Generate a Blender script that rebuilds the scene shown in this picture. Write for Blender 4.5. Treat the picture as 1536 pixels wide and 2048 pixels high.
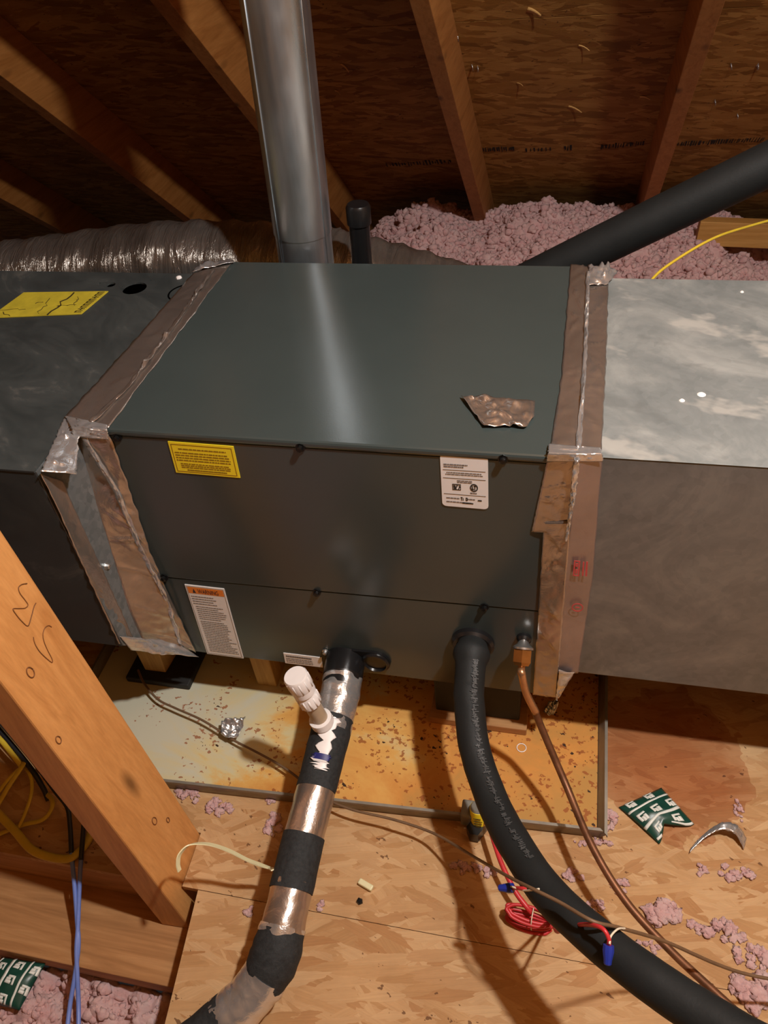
import bpy, bmesh, math, random
from mathutils import Vector, Matrix, noise

# ------------------------------------------------------------------ camera, light, exposure
scene = bpy.context.scene
col = scene.collection
for o in list(bpy.data.objects):
    bpy.data.objects.remove(o)

cam_data = bpy.data.cameras.new('camera')
cam = bpy.data.objects.new('camera', cam_data)
col.objects.link(cam)
cam.matrix_world = Matrix(((0.974645, -0.077834, 0.209781, 0.646041),
                           (0.206003, 0.678117, -0.705493, -0.818140),
                           (-0.087345, 0.730821, 0.676957, 1.353481),
                           (0, 0, 0, 1)))
cam_data.sensor_fit = 'HORIZONTAL'
cam_data.sensor_width = 36.0
cam_data.lens = 37.3646
cam_data.clip_start = 0.02
scene.camera = cam

world = bpy.data.worlds.new('attic_air')
scene.world = world
world.use_nodes = True
world.node_tree.nodes['Background'].inputs[0].default_value = (0.95, 0.97, 1.0, 1)
world.node_tree.nodes['Background'].inputs[1].default_value = 0.012

bulb = bpy.data.lights.new('attic_bulb', 'POINT')
bulb.energy = 130.0
bulb.color = (1.0, 0.985, 0.965)
bulb.shadow_soft_size = 0.035
bulb_o = bpy.data.objects.new('attic_bulb', bulb)
col.objects.link(bulb_o)
bulb_o.location = (1.12, -0.38, 2.08)

scene.view_settings.view_transform = 'Standard'
scene.view_settings.look = 'None'
scene.view_settings.gamma = 1.0
scene.view_settings.use_curve_mapping = False
scene.view_settings.exposure = 0.0

# ------------------------------------------------------------------ materials
MATS = {}


def srgb(r, g, b):
    def f(c):
        c /= 255.0
        return c / 12.92 if c <= 0.04045 else ((c + 0.055) / 1.055) ** 2.4
    return (f(r), f(g), f(b), 1)


class NT:
    """small helper around a material's node tree"""
    def __init__(self, name):
        self.m = bpy.data.materials.new(name)
        self.m.use_nodes = True
        self.t = self.m.node_tree
        self.b = self.t.nodes['Principled BSDF']
        MATS[name] = self.m

    def n(self, kind, **kw):
        nd = self.t.nodes.new(kind)
        for k, v in kw.items():
            setattr(nd, k, v)
        return nd

    def link(self, a, b):
        self.t.links.new(a, b)

    def coords(self, scale=(1, 1, 1), rot=(0, 0, 0), loc=(0, 0, 0)):
        tc = self.n('ShaderNodeTexCoord')
        src = tc.outputs['Object']
        if any(rot):
            m0 = self.n('ShaderNodeMapping')
            m0.inputs['Rotation'].default_value = rot
            self.link(src, m0.inputs['Vector'])
            src = m0.outputs['Vector']
        mp = self.n('ShaderNodeMapping')
        mp.inputs['Scale'].default_value = scale
        mp.inputs['Location'].default_value = loc
        self.link(src, mp.inputs['Vector'])
        return mp.outputs['Vector']

    def noise(self, vec, scale, detail=4, rough=0.6, dist=0.0):
        nd = self.n('ShaderNodeTexNoise')
        nd.inputs['Scale'].default_value = scale
        nd.inputs['Detail'].default_value = detail
        nd.inputs['Roughness'].default_value = rough
        nd.inputs['Distortion'].default_value = dist
        self.link(vec, nd.inputs['Vector'])
        return nd.outputs['Fac']

    def voro(self, vec, scale, out='Color', rnd=1.0):
        nd = self.n('ShaderNodeTexVoronoi')
        nd.inputs['Scale'].default_value = scale
        nd.inputs['Randomness'].default_value = rnd
        self.link(vec, nd.inputs['Vector'])
        return nd.outputs[out]

    def ramp(self, fac, stops):
        nd = self.n('ShaderNodeValToRGB')
        el = nd.color_ramp.elements
        while len(el) < len(stops):
            el.new(0.5)
        for e, (p, c) in zip(el, stops):
            e.position = p
            e.color = c if len(c) == 4 else (*c, 1)
        self.link(fac, nd.inputs['Fac'])
        return nd.outputs['Color']

    def mix(self, fac, a, b, mode='MIX'):
        nd = self.n('ShaderNodeMix', data_type='RGBA', blend_type=mode)
        for i, v in ((0, fac), (6, a), (7, b)):
            if hasattr(v, 'is_output'):
                self.link(v, nd.inputs[i])
            else:
                nd.inputs[i].default_value = v
        return nd.outputs[2]

    def math(self, op, a, b=0.5):
        nd = self.n('ShaderNodeMath', operation=op)
        for i, v in ((0, a), (1, b)):
            if hasattr(v, 'is_output'):
                self.link(v, nd.inputs[i])
            else:
                nd.inputs[i].default_value = v
        return nd.outputs[0]

    def bump(self, h, strength=0.3, dist=0.002):
        nd = self.n('ShaderNodeBump')
        nd.inputs['Strength'].default_value = strength
        nd.inputs['Distance'].default_value = dist
        self.link(h, nd.inputs['Height'])
        self.link(nd.outputs['Normal'], self.b.inputs['Normal'])

    def base(self, c):
        if hasattr(c, 'is_output'):
            self.link(c, self.b.inputs['Base Color'])
        else:
            self.b.inputs['Base Color'].default_value = c

    def set(self, rough=0.5, metal=0.0, spec=0.5):
        self.b.inputs['Roughness'].default_value = rough
        self.b.inputs['Metallic'].default_value = metal
        self.b.inputs['Specular IOR Level'].default_value = spec


def plain(name, c, rough=0.5, metal=0.0, var=0.12, vscale=40, bump=0.0, bscale=300, spec=0.5):
    k = NT(name)
    v = k.coords()
    f = k.noise(v, vscale)
    lo = tuple(x * (1 - var) for x in c[:3]) + (1,)
    hi = tuple(min(1, x * (1 + var)) for x in c[:3]) + (1,)
    k.base(k.ramp(f, [(0.3, lo), (0.7, hi)]))
    k.set(rough, metal, spec)
    if bump:
        k.bump(k.noise(v, bscale, 3), bump, 0.001)
    return k


def osb(name, cols, dark, stain=None, ang=(0.1, 0.75, -0.6, 0.3, -0.25), size=(10, 66)):
    """flakeboard: layers of random flakes lying at several angles, plus resin-dark gaps"""
    k = NT(name)
    out = None
    for i, a in enumerate(ang):
        v = k.coords((size[0] * (1 + 0.12 * i), size[1], 9), (0, 0, a), (i * 3.1, i * 1.7, 0))
        nz = k.n('ShaderNodeTexNoise')
        nz.inputs['Scale'].default_value = 1.6
        nz.inputs['Detail'].default_value = 3
        k.link(v, nz.inputs['Vector'])
        wob = k.n('ShaderNodeVectorMath', operation='MULTIPLY_ADD')
        k.link(nz.outputs['Color'], wob.inputs[0])
        wob.inputs[1].default_value = (0.9, 0.55, 0.3)
        k.link(v, wob.inputs[2])
        c = k.voro(wob.outputs[0], 1.0)
        sep = k.n('ShaderNodeSeparateColor')
        k.link(c, sep.inputs[0])
        rc = k.ramp(sep.outputs[0], [(0.0, cols[0]), (0.3, cols[1]), (0.72, cols[2]), (1.0, cols[3])])
        gr = k.noise(k.coords((size[0] * 1.5, size[1] * 7, 40), (0, 0, a), (i, i * 2, 0)), 1.0, 4, 0.6, 0.5)
        rc = k.mix(0.38, rc, k.ramp(gr, [(0.28, (0.62, 0.58, 0.54)), (0.7, (1, 1, 1))]), 'MULTIPLY')
        if out is None:
            out = rc
        else:
            out = k.mix(k.math('GREATER_THAN', sep.outputs[1], 0.60), out, rc)
    v = k.coords((1, 1, 1))
    mott = k.noise(v, 7, 5, 0.65)
    out = k.mix(0.4, out, k.ramp(mott, [(0.3, (0.62, 0.55, 0.5)), (0.62, (1, 1, 1))]), 'MULTIPLY')
    spk = k.noise(k.coords((1, 1.8, 1), (0, 0, 0.4)), 62, 2, 0.5)
    gate = k.noise(v, 9, 3)
    m = k.math('MULTIPLY', k.math('GREATER_THAN', spk, 0.69), k.math('GREATER_THAN', gate, 0.54))
    out = k.mix(k.math('MULTIPLY', m, 0.8), out, dark)
    if stain:                                   # old water stain: centre, radius, colour
        dn = k.n('ShaderNodeVectorMath', operation='DISTANCE')
        k.link(v, dn.inputs[0])
        dn.inputs[1].default_value = stain[1]
        edge = k.math('ADD', k.math('DIVIDE', dn.outputs['Value'], stain[2]), k.math('MULTIPLY', k.noise(v, 8, 4, 0.6), 0.9))
        out = k.mix(k.ramp(edge, [(0.7, (0.9, 0.9, 0.9)), (1.0, (0.55, 0.55, 0.55)), (1.4, (0, 0, 0))]), out, stain[0], 'MULTIPLY')
    k.base(out)
    k.set(0.72, 0, 0.3)
    k.bump(gr, 0.3, 0.002)
    return k


osb('osb_floor', [srgb(184, 140, 92), srgb(198, 156, 108), srgb(208, 170, 124), srgb(180, 132, 84)], srgb(92, 56, 30),
    (srgb(206, 156, 122), (0.47, 0.20, 0.01), 0.26))
osb('osb_roof', [srgb(134, 88, 30), srgb(160, 110, 46), srgb(192, 142, 74), srgb(142, 90, 32)], srgb(70, 40, 10), None,
    (0.0, 0.35, -0.4, 0.12, -0.15))


def wood(name, c0, c1, c2, axis='Y', rough=0.6, knots=True, rot=(0, 0, 0)):
    k = NT(name)
    sc = {'X': (3, 40, 40), 'Y': (40, 3, 40), 'Z': (40, 40, 3)}[axis]
    v = k.coords(sc, rot)
    g = k.noise(v, 1.0, 6, 0.6, 1.2)
    c = k.ramp(g, [(0.25, c0), (0.5, c1), (0.78, c2)])
    fine = k.noise(k.coords(tuple(s * 6 for s in sc), rot), 1.0, 3)
    c = k.mix(0.25, c, k.ramp(fine, [(0.3, (0.5, 0.45, 0.4)), (0.7, (1, 1, 1))]), 'MULTIPLY')
    if knots:
        ks = {'X': (3.5, 11, 11), 'Y': (11, 3.5, 11), 'Z': (11, 11, 3.5)}[axis]
        d = k.voro(k.coords(ks, rot, (0.3, 0.7, 0.2)), 1.0, 'Distance')
        c = k.mix(k.ramp(d, [(0.03, (0.9, 0.9, 0.9)), (0.16, (0, 0, 0))]), c, tuple(x * 0.35 for x in c0[:3]) + (1,))
    k.base(c)
    k.set(rough, 0, 0.35)
    k.bump(g, 0.15, 0.002)
    return k


wood('rafter_wood', srgb(150, 92, 38), srgb(172, 112, 54), srgb(186, 126, 66), 'Y', 0.65)
wood('post_wood', srgb(196, 134, 74), srgb(214, 152, 88), srgb(224, 164, 100), 'Z', 0.55)
wood('joist_wood', srgb(150, 104, 62), srgb(178, 128, 80), srgb(196, 148, 98), 'X', 0.7)
wood('block_wood', srgb(176, 136, 76), srgb(200, 160, 96), srgb(214, 178, 116), 'Z', 0.7)
wood('beam_wood', srgb(170, 120, 58), srgb(190, 140, 74), srgb(204, 156, 90), 'X', 0.7)

# cabinets
k = NT('cabinet_paint')
v = k.coords()
k.base(k.ramp(k.noise(v, 3), [(0.3, srgb(59, 68, 67)), (0.7, srgb(64, 73, 72))]))
k.set(0.21, 0, 0.6)
k.bump(k.noise(v, 420, 2), 0.08, 0.0008)

k = NT('furnace_paint')
v = k.coords()
dust = k.noise(k.coords((5, 9, 5), (0, 0, 0.5)), 1.3, 6, 0.7, 0.8)
k.base(k.ramp(dust, [(0.35, srgb(52, 57, 57)), (0.6, srgb(64, 68, 67)), (0.78, srgb(106, 104, 98))]))
k.link(k.ramp(dust, [(0.3, (0.4, 0.4, 0.4)), (0.7, (0.75, 0.75, 0.75))]), k.b.inputs['Roughness'])
k.set(0.5, 0, 0.4)
k.link(k.ramp(dust, [(0.3, (0.4, 0.4, 0.4)), (0.7, (0.75, 0.75, 0.75))]), k.b.inputs['Roughness'])

for nm, cols, rough, metal in (('galvanised_duct', ((112, 117, 119), (126, 130, 132), (136, 140, 141), (148, 151, 152)), 0.42, 0.55),
                               ('dusty_zinc', ((108, 115, 115), (124, 130, 129), (135, 140, 138), (154, 158, 155)), 0.6, 0.15)):
    k = NT(nm)
    v = k.coords()
    smear = k.noise(k.coords((5, 8, 5), (0, 0, 0.7)), 1.0, 6, 0.62, 1.2)
    c = k.ramp(smear, [(0.32, srgb(*cols[0])), (0.5, srgb(*cols[1])), (0.58, srgb(*cols[2])), (0.72, srgb(*cols[3]))])
    c = k.mix(0.05, c, k.ramp(k.voro(v, 90), [(0, (0.1, 0.1, 0.1)), (1, (0.8, 0.8, 0.8))]))
    if nm == 'dusty_zinc':
        blot = k.noise(k.coords((1, 1.6, 1), (0, 0, 0.3), (0.35, 0.8, 0)), 7, 4, 0.55)
        c = k.mix(k.ramp(blot, [(0.60, (0, 0, 0)), (0.66, (0.55, 0.55, 0.55))]), c, srgb(104, 109, 108))
        c = k.mix(k.ramp(blot, [(0.33, (0.6, 0.6, 0.6)), (0.39, (0, 0, 0))]), c, srgb(182, 181, 174))
    k.base(c)
    k.set(rough, metal, 0.5)

k = NT('galvanised_pipe')
v = k.coords((30, 30, 2.5))
st = k.noise(v, 1.0, 5, 0.6)
k.base(k.ramp(st, [(0.3, srgb(186, 196, 202)), (0.7, srgb(222, 231, 237))]))
k.link(k.ramp(k.noise(k.coords((9, 9, 5)), 1.0, 4), [(0.3, (0.25, 0.25, 0.25)), (0.7, (0.46, 0.46, 0.46))]), k.b.inputs['Roughness'])
k.b.inputs['Metallic'].default_value = 0.96

k = NT('galvanised_flange')
k.base(k.mix(0.18, srgb(118, 126, 128), k.ramp(k.voro(k.coords(), 120), [(0, (0.1, 0.1, 0.1)), (1, (0.7, 0.7, 0.7))])))
k.set(0.45, 0.6)

for nm, c, r, sc in (('foil_tape', srgb(196, 184, 174), 0.27, 26), ('foil_bright', srgb(226, 226, 226), 0.2, 60), ('foil_satin', srgb(176, 164, 162), 0.46, 20)):
    k = NT(nm)
    v = k.coords()
    f = k.noise(v, sc, 5, 0.65, 0.6)
    k.base(k.ramp(k.noise(v, 9, 4), [(0.35, tuple(x * 0.82 for x in c[:3]) + (1,)), (0.65, c)]))
    k.set(r, 0.78 if nm == 'foil_bright' else 0.86)
    k.bump(f, 0.35, 0.004)

k = NT('mylar_jacket')
v = k.coords((60, 8, 8))
f = k.noise(v, 1.0, 5, 0.7, 0.8)
k.base(k.ramp(k.noise(k.coords(), 5, 4), [(0.35, srgb(120, 112, 104)), (0.65, srgb(160, 152, 144))]))
k.set(0.22, 0.75)
k.bump(f, 0.9, 0.008)

k = NT('pink_fibreglass')
v = k.coords()
f = k.noise(v, 34, 6, 0.7)
k.base(k.ramp(f, [(0.3, srgb(228, 170, 168)), (0.5, srgb(240, 192, 187)), (0.75, srgb(248, 216, 208))]))
k.set(0.95, 0, 0.05)
k.bump(k.noise(v, 160, 6, 0.8), 0.9, 0.006)
k.b.inputs['Sheen Weight'].default_value = 0.3

# drain pan: pale zinc with rust wash and specks
k = NT('rusted_pan')
v = k.coords()
wash = k.noise(k.coords((4.2, 6, 4), (0, 0, 0.2), (0.2, 0.5, 0)), 1.0, 6, 0.65, 0.5)
tc = k.n('ShaderNodeTexCoord')
sx = k.n('ShaderNodeSeparateXYZ')
k.link(tc.outputs['Object'], sx.inputs[0])
gx = k.math('MULTIPLY_ADD', sx.outputs[0], 0.62)
gx.node.inputs[2].default_value = 0.085
gy = k.math('MULTIPLY', k.math('MAXIMUM', k.math('SUBTRACT', -0.27, sx.outputs[1]), 0.0), 1.5)
w2 = k.math('ADD', k.math('ADD', wash, gx), gy)
c = k.ramp(w2, [(0.38, srgb(204, 200, 176)), (0.52, srgb(214, 196, 144)), (0.62, srgb(222, 170, 92)), (0.78, srgb(210, 144, 70)), (0.95, srgb(186, 138, 72))])
sp = k.noise(k.coords((1, 1.25, 1)), 95, 2, 0.5)
gate = k.noise(v, 11, 4, 0.7)
gate = k.math('ADD', gate, k.math('MULTIPLY', sx.outputs[0], 0.16))
m = k.math('MULTIPLY', k.math('GREATER_THAN', sp, 0.60), k.math('GREATER_THAN', gate, 0.50))
c = k.mix(k.math('MULTIPLY', m, 0.8), c, srgb(150, 78, 34))
sp2 = k.noise(k.coords((1, 1.3, 1), (0, 0, 0.6), (0.4, 0.1, 0)), 78, 2, 0.5)
m2 = k.math('MULTIPLY', k.math('GREATER_THAN', sp2, 0.66), k.math('GREATER_THAN', gate, 0.58))
c = k.mix(m2, c, srgb(62, 40, 26))
k.base(c)
k.set(0.62, 0.05, 0.3)

k = NT('pan_rim')
k.base(k.ramp(k.noise(k.coords((20, 20, 60)), 1, 4), [(0.3, srgb(128, 120, 108)), (0.7, srgb(158, 150, 136))]))
k.set(0.5, 0.5)

plain('black_foam', srgb(42, 44, 45), 0.75, 0, 0.35, 160, 0.7, 420, 0.35)
plain('black_hose', srgb(31, 33, 33), 0.62, 0, 0.12, 25, 0.25, 260, 0.3)
plain('black_plastic', srgb(24, 24, 25), 0.3, 0, 0.1)
plain('black_void', srgb(6, 6, 6), 0.9, 0, 0.1, spec=0.0)
plain('support_black', srgb(36, 34, 32), 0.7, 0, 0.2)  # near-black for the supports; on the board pad it stands in for shade
plain('white_pvc', srgb(238, 234, 232), 0.35, 0, 0.03)
plain('tan_pvc', srgb(176, 156, 130), 0.4, 0, 0.06)
plain('primer_blue', srgb(34, 38, 110), 0.4, 0, 0.2)
plain('copper', srgb(204, 158, 116), 0.34, 0.85, 0.2, 30)
plain('aged_copper', srgb(122, 82, 56), 0.45, 0.6, 0.3, 40)
plain('brass', srgb(178, 128, 72), 0.35, 0.9, 0.15)
plain('zinc_screw', srgb(200, 200, 198), 0.3, 0.9, 0.1)
plain('black_screw', srgb(20, 20, 20), 0.3, 0.3, 0.1)
plain('red_wire', srgb(196, 48, 52), 0.4, 0, 0.1)
plain('brown_wire', srgb(112, 86, 62), 0.5, 0, 0.15)
plain('cream_wire', srgb(226, 214, 190), 0.5, 0, 0.1)
plain('yellow_cable', srgb(214, 186, 58), 0.4, 0, 0.08)
plain('blue_cable', srgb(112, 134, 204), 0.42, 0, 0.08)
plain('blue_nut', srgb(36, 52, 150), 0.35, 0, 0.08)
plain('black_cable', srgb(42, 42, 46), 0.45, 0, 0.1)
plain('nylon_tie', srgb(226, 220, 176), 0.4, 0, 0.05)
plain('label_yellow', srgb(254, 230, 44), 0.45, 0, 0.03)
plain('label_white', srgb(246, 243, 240), 0.4, 0, 0.02)
plain('label_orange', srgb(242, 138, 48), 0.45, 0, 0.03)
plain('label_yellow_aged', srgb(196, 178, 52), 0.55, 0, 0.18, 30)
plain('print_olive', srgb(150, 124, 20), 0.6, 0, 0.05)
plain('print_grey', srgb(126, 120, 118), 0.6, 0, 0.05)
plain('print_dark', srgb(48, 46, 46), 0.6, 0, 0.05)
plain('print_brown', srgb(60, 48, 24), 0.6, 0, 0.05)
plain('print_hose', srgb(70, 71, 71), 0.6, 0, 0.2)
plain('print_red', srgb(186, 70, 70), 0.5, 0, 0.05)
plain('ink_black', srgb(34, 22, 14), 0.8, 0, 0.2)
plain('pencil', srgb(120, 74, 36), 0.6, 0, 0.2)
plain('packet_green', srgb(22, 66, 54), 0.35, 0, 0.12)
plain('packet_white', srgb(224, 228, 220), 0.4, 0, 0.04)
plain('switch_grey', srgb(122, 118, 108), 0.5, 0, 0.1)
plain('splinter', srgb(206, 158, 92), 0.7, 0, 0.1)

# ------------------------------------------------------------------ geometry helpers
ORG = {}
rng = random.Random(7)


def V(*a):
    return Vector(a[0]) if len(a) == 1 else Vector(a)


def prop(o, label=None, cat=None, group=None, kind=None):
    if label:
        o['label'] = label
    if cat:
        o['category'] = cat
    if group:
        o['group'] = group
    if kind:
        o['kind'] = kind
    return o


def thing(name, loc, label, cat, group=None, kind=None):
    o = bpy.data.objects.new(name, None)
    o.empty_display_size = 0.05
    col.objects.link(o)
    o.location = loc
    ORG[o.name] = Vector(loc)
    return prop(o, label, cat, group, kind)


def mk(name, verts, faces, mat, parent=None, smooth=False, fix=True):
    """one mesh object from world-space vertices"""
    verts = [Vector(p) for p in verts]
    if parent is None:
        xs = [p.x for p in verts]; ys = [p.y for p in verts]; zs = [p.z for p in verts]
        org = Vector(((min(xs) + max(xs)) / 2, (min(ys) + max(ys)) / 2, min(zs)))
    else:
        org = ORG[parent.name]
    me = bpy.data.meshes.new(name)
    me.from_pydata([p - org for p in verts], [], [list(f) for f in faces])
    me.update()
    if fix:
        bm = bmesh.new()
        bm.from_mesh(me)
        bmesh.ops.recalc_face_normals(bm, faces=bm.faces)
        bm.to_mesh(me)
        bm.free()
    if smooth:
        for p in me.polygons:
            p.use_smooth = True
    me.materials.append(MATS[mat])
    o = bpy.data.objects.new(name, me)
    col.objects.link(o)
    if parent is None:
        o.location = org
    else:
        o.parent = parent
    ORG[o.name] = org
    return o


def add_bevel(o, w, seg=2):
    m = o.modifiers.new('bevel', 'BEVEL')
    m.width = w
    m.segments = seg
    m.limit_method = 'ANGLE'
    return o


HEX = [(0, 1, 2, 3), (7, 6, 5, 4), (0, 4, 5, 1), (1, 5, 6, 2), (2, 6, 7, 3), (3, 7, 4, 0)]


def hexa(name, pts8, mat, parent=None, bevel=0.0):
    o = mk(name, pts8, HEX, mat, parent)
    if bevel:
        add_bevel(o, bevel)
    return o


def box(name, a, b, mat, parent=None, bevel=0.0):
    x0, y0, z0 = a
    x1, y1, z1 = b
    return hexa(name, [(x0, y0, z0), (x1, y0, z0), (x1, y1, z0), (x0, y1, z0),
                       (x0, y0, z1), (x1, y0, z1), (x1, y1, z1), (x0, y1, z1)], mat, parent, bevel)


def beam(name, p, q, w, h, mat, parent=None, up=(0, 0, 1), bevel=0.0, shift=(0, 0)):
    """rectangular stick from p to q, w across, h along up"""
    p, q, up = V(p), V(q), V(up)
    d = (q - p).normalized()
    s = d.cross(up).normalized()
    u = s.cross(d).normalized()
    off = s * shift[0] + u * shift[1]
    pts = []
    for e in (p, q):
        for a, b in ((-1, -1), (1, -1), (1, 1), (-1, 1)):
            pts.append(e + off + s * (a * w / 2) + u * (b * h / 2))
    return hexa(name, pts, mat, parent, bevel)


def catmull(pts, n=8):
    pts = [V(p) for p in pts]
    if len(pts) < 3:
        return pts
    ext = [pts[0] * 2 - pts[1]] + pts + [pts[-1] * 2 - pts[-2]]
    out = []
    for i in range(1, len(ext) - 2):
        p0, p1, p2, p3 = ext[i - 1:i + 3]
        for k in range(n):
            t = k / n
            out.append(0.5 * ((2 * p1) + (p2 - p0) * t + (2 * p0 - 5 * p1 + 4 * p2 - p3) * t * t + (3 * p1 - p0 - 3 * p2 + p3) * t ** 3))
    out.append(pts[-1])
    return out


def frames(path):
    T = []
    for i in range(len(path)):
        a = path[max(i - 1, 0)]
        b = path[min(i + 1, len(path) - 1)]
        T.append((b - a).normalized())
    ref = Vector((0, 0, 1)) if abs(T[0].z) < 0.9 else Vector((1, 0, 0))
    n = (ref - T[0] * ref.dot(T[0])).normalized()
    F = []
    for t in T:
        n = (n - t * n.dot(t)).normalized()
        F.append((t, n, t.cross(n)))
    return F


def tube_geo(path, r, n=14, caps=True, flat=1.0, wob=0.0, seed=0):
    F = frames(path)
    vs, fs = [], []
    for i, (p, (t, a, b)) in enumerate(zip(path, F)):
        rr = r(i / max(1, len(path) - 1)) if callable(r) else r
        for k in range(n):
            ang = 2 * math.pi * k / n
            q = rr
            if wob:
                q += wob * (noise.noise(Vector((math.cos(ang) * 1.5 + seed, math.sin(ang) * 1.5, i * 0.35))))
            vs.append(p + a * (math.cos(ang) * q * flat) + b * (math.sin(ang) * q))
    for i in range(len(path) - 1):
        for k in range(n):
            k2 = (k + 1) % n
            fs.append((i * n + k, i * n + k2, (i + 1) * n + k2, (i + 1) * n + k))
    if caps:
        fs.append(tuple(range(n - 1, -1, -1)))
        m = (len(path) - 1) * n
        fs.append(tuple(range(m, m + n)))
    return vs, fs


def tube(name, pts, r, mat, parent=None, n=14, sub=8, caps=True, flat=1.0, wob=0.0, seed=0):
    path = catmull(pts, sub)
    vs, fs = tube_geo(path, r, n, caps, flat, wob, seed)
    return mk(name, vs, fs, mat, parent, smooth=True)


def cyl(name, p, q, r0, mat, parent=None, n=24, r1=None, smooth=True):
    r1 = r0 if r1 is None else r1
    p, q = V(p), V(q)
    vs, fs = tube_geo([p, q], lambda t: r0 + (r1 - r0) * t, n)
    o = mk(name, vs, fs, mat, parent, smooth)
    if smooth:
        m = o.modifiers.new('edge', 'EDGE_SPLIT')
        m.split_angle = math.radians(40)
    return o


def merge(parts):
    vs, fs = [], []
    for a, b in parts:
        k = len(vs)
        vs += list(a)
        fs += [tuple(i + k for i in f) for f in b]
    return vs, fs


def lathe_geo(p, q, prof, n=24):
    """profile [(t along p-q, radius)]"""
    p, q = V(p), V(q)
    d = q - p
    t = d.normalized()
    ref = Vector((0, 0, 1)) if abs(t.z) < 0.9 else Vector((1, 0, 0))
    a = (ref - t * ref.dot(t)).normalized()
    b = t.cross(a)
    vs, fs = [], []
    for s, r in prof:
        c = p + d * s
        for k in range(n):
            an = 2 * math.pi * k / n
            vs.append(c + a * (math.cos(an) * r) + b * (math.sin(an) * r))
    for i in range(len(prof) - 1):
        for k in range(n):
            k2 = (k + 1) % n
            fs.append((i * n + k, i * n + k2, (i + 1) * n + k2, (i + 1) * n + k))
    fs.append(tuple(range(n - 1, -1, -1)))
    m = (len(prof) - 1) * n
    fs.append(tuple(range(m, m + n)))
    return vs, fs


def lathe(name, p, q, prof, mat, parent=None, n=24, ang=35):
    vs, fs = lathe_geo(p, q, prof, n)
    o = mk(name, vs, fs, mat, parent, True)
    m = o.modifiers.new('edge', 'EDGE_SPLIT')
    m.split_angle = math.radians(ang)
    return o


def solid(o, t, offset=-1):
    m = o.modifiers.new('thickness', 'SOLIDIFY')
    m.thickness = t
    m.offset = offset
    return o


def poly_at(line, t):
    """point at parameter t on a polyline, by length"""
    line = [V(p) for p in line]
    ls = [(line[i + 1] - line[i]).length for i in range(len(line) - 1)]
    d = t * sum(ls)
    for i, l in enumerate(ls):
        if d <= l or i == len(ls) - 1:
            return line[i].lerp(line[i + 1], d / l if l else 0)
        d -= l


def ribbon(name, cols, nu, nv, nrm, mat, parent=None, amp=0.0015, freq=45, jag=0.001, seed=0, lift=0.0015, creases=5, thick=0.0006):
    """wrinkled strip spanned between polylines (cols[0] .. cols[-1]); nrm is the outward direction"""
    nrm = V(nrm).normalized()
    rg = random.Random(seed)
    cr = [(rg.random(), rg.uniform(-0.25, 0.25), rg.uniform(0.004, 0.009), rg.uniform(0.5, 1.0)) for _ in range(creases)]
    vs, fs = [], []
    for i in range(nu + 1):
        t = i / nu
        row = [poly_at(c, t) for c in cols]
        for j in range(nv + 1):
            s = j / nv
            p = poly_at(row, s) if len(row) == 2 else None
            if p is None:
                f = s * (len(row) - 1)
                a = min(int(f), len(row) - 2)
                p = row[a].lerp(row[a + 1], f - a)
            e = 0.0
            if j in (0, nv):
                across = (row[-1] - row[0]).normalized()
                p = p + across * (jag * noise.noise(Vector((t * 23 + seed * 3.3, j * 7.1, 0))))
            h = abs(noise.noise(p * freq + Vector((seed, seed * 1.7, 0)))) * amp
            h += noise.noise(p * freq * 0.35 + Vector((seed * 2.1, 3, 0))) * amp * 0.8
            for c0, sl, w, st in cr:
                d = abs(t - c0 - sl * (s - 0.5))
                h += st * amp * 1.7 * math.exp(-(d / w) ** 2) * (0.4 + 0.9 * abs(noise.noise(Vector((s * 4 + c0 * 9, seed, 0)))))
            edge = min(1.0, 3.0 * min(s, 1 - s) + 0.15)
            vs.append(p + nrm * (lift + max(-0.0008, h) * edge))
    m = nv + 1
    for i in range(nu):
        for j in range(nv):
            fs.append((i * m + j, i * m + j + 1, (i + 1) * m + j + 1, (i + 1) * m + j))
    o = mk(name, vs, fs, mat, parent, True)
    return solid(o, thick, 0)


def quadmap(c, u, v):
    """c: tl, tr, br, bl"""
    return V(c[0]).lerp(V(c[1]), u).lerp(V(c[3]).lerp(V(c[2]), u), v)


def sticker(name, c, nrm, mat, parent, label=None, t=0.0012, r=0.0):
    nrm = V(nrm)
    if r:
        w = (V(c[1]) - V(c[0])).length
        h = (V(c[3]) - V(c[0])).length
        ring = []
        for cu, cv, a0 in ((1 - r / w, r / h, -90), (1 - r / w, 1 - r / h, 0), (r / w, 1 - r / h, 90), (r / w, r / h, 180)):
            for k in range(5):
                a = math.radians(a0 + 22.5 * k)
                ring.append(quadmap(c, cu + math.cos(a) * r / w, cv + math.sin(a) * r / h))
    else:
        ring = [V(p) for p in c]
    n = len(ring)
    vs = [p + nrm * 0.0001 for p in ring] + [p + nrm * t for p in ring]
    fs = [tuple(range(n)), tuple(range(2 * n - 1, n - 1, -1))] + [(i, (i + 1) % n, n + (i + 1) % n, n + i) for i in range(n)]
    o = mk(name, vs, fs, mat, parent)
    if label:
        o['label'] = label
    return o


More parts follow.
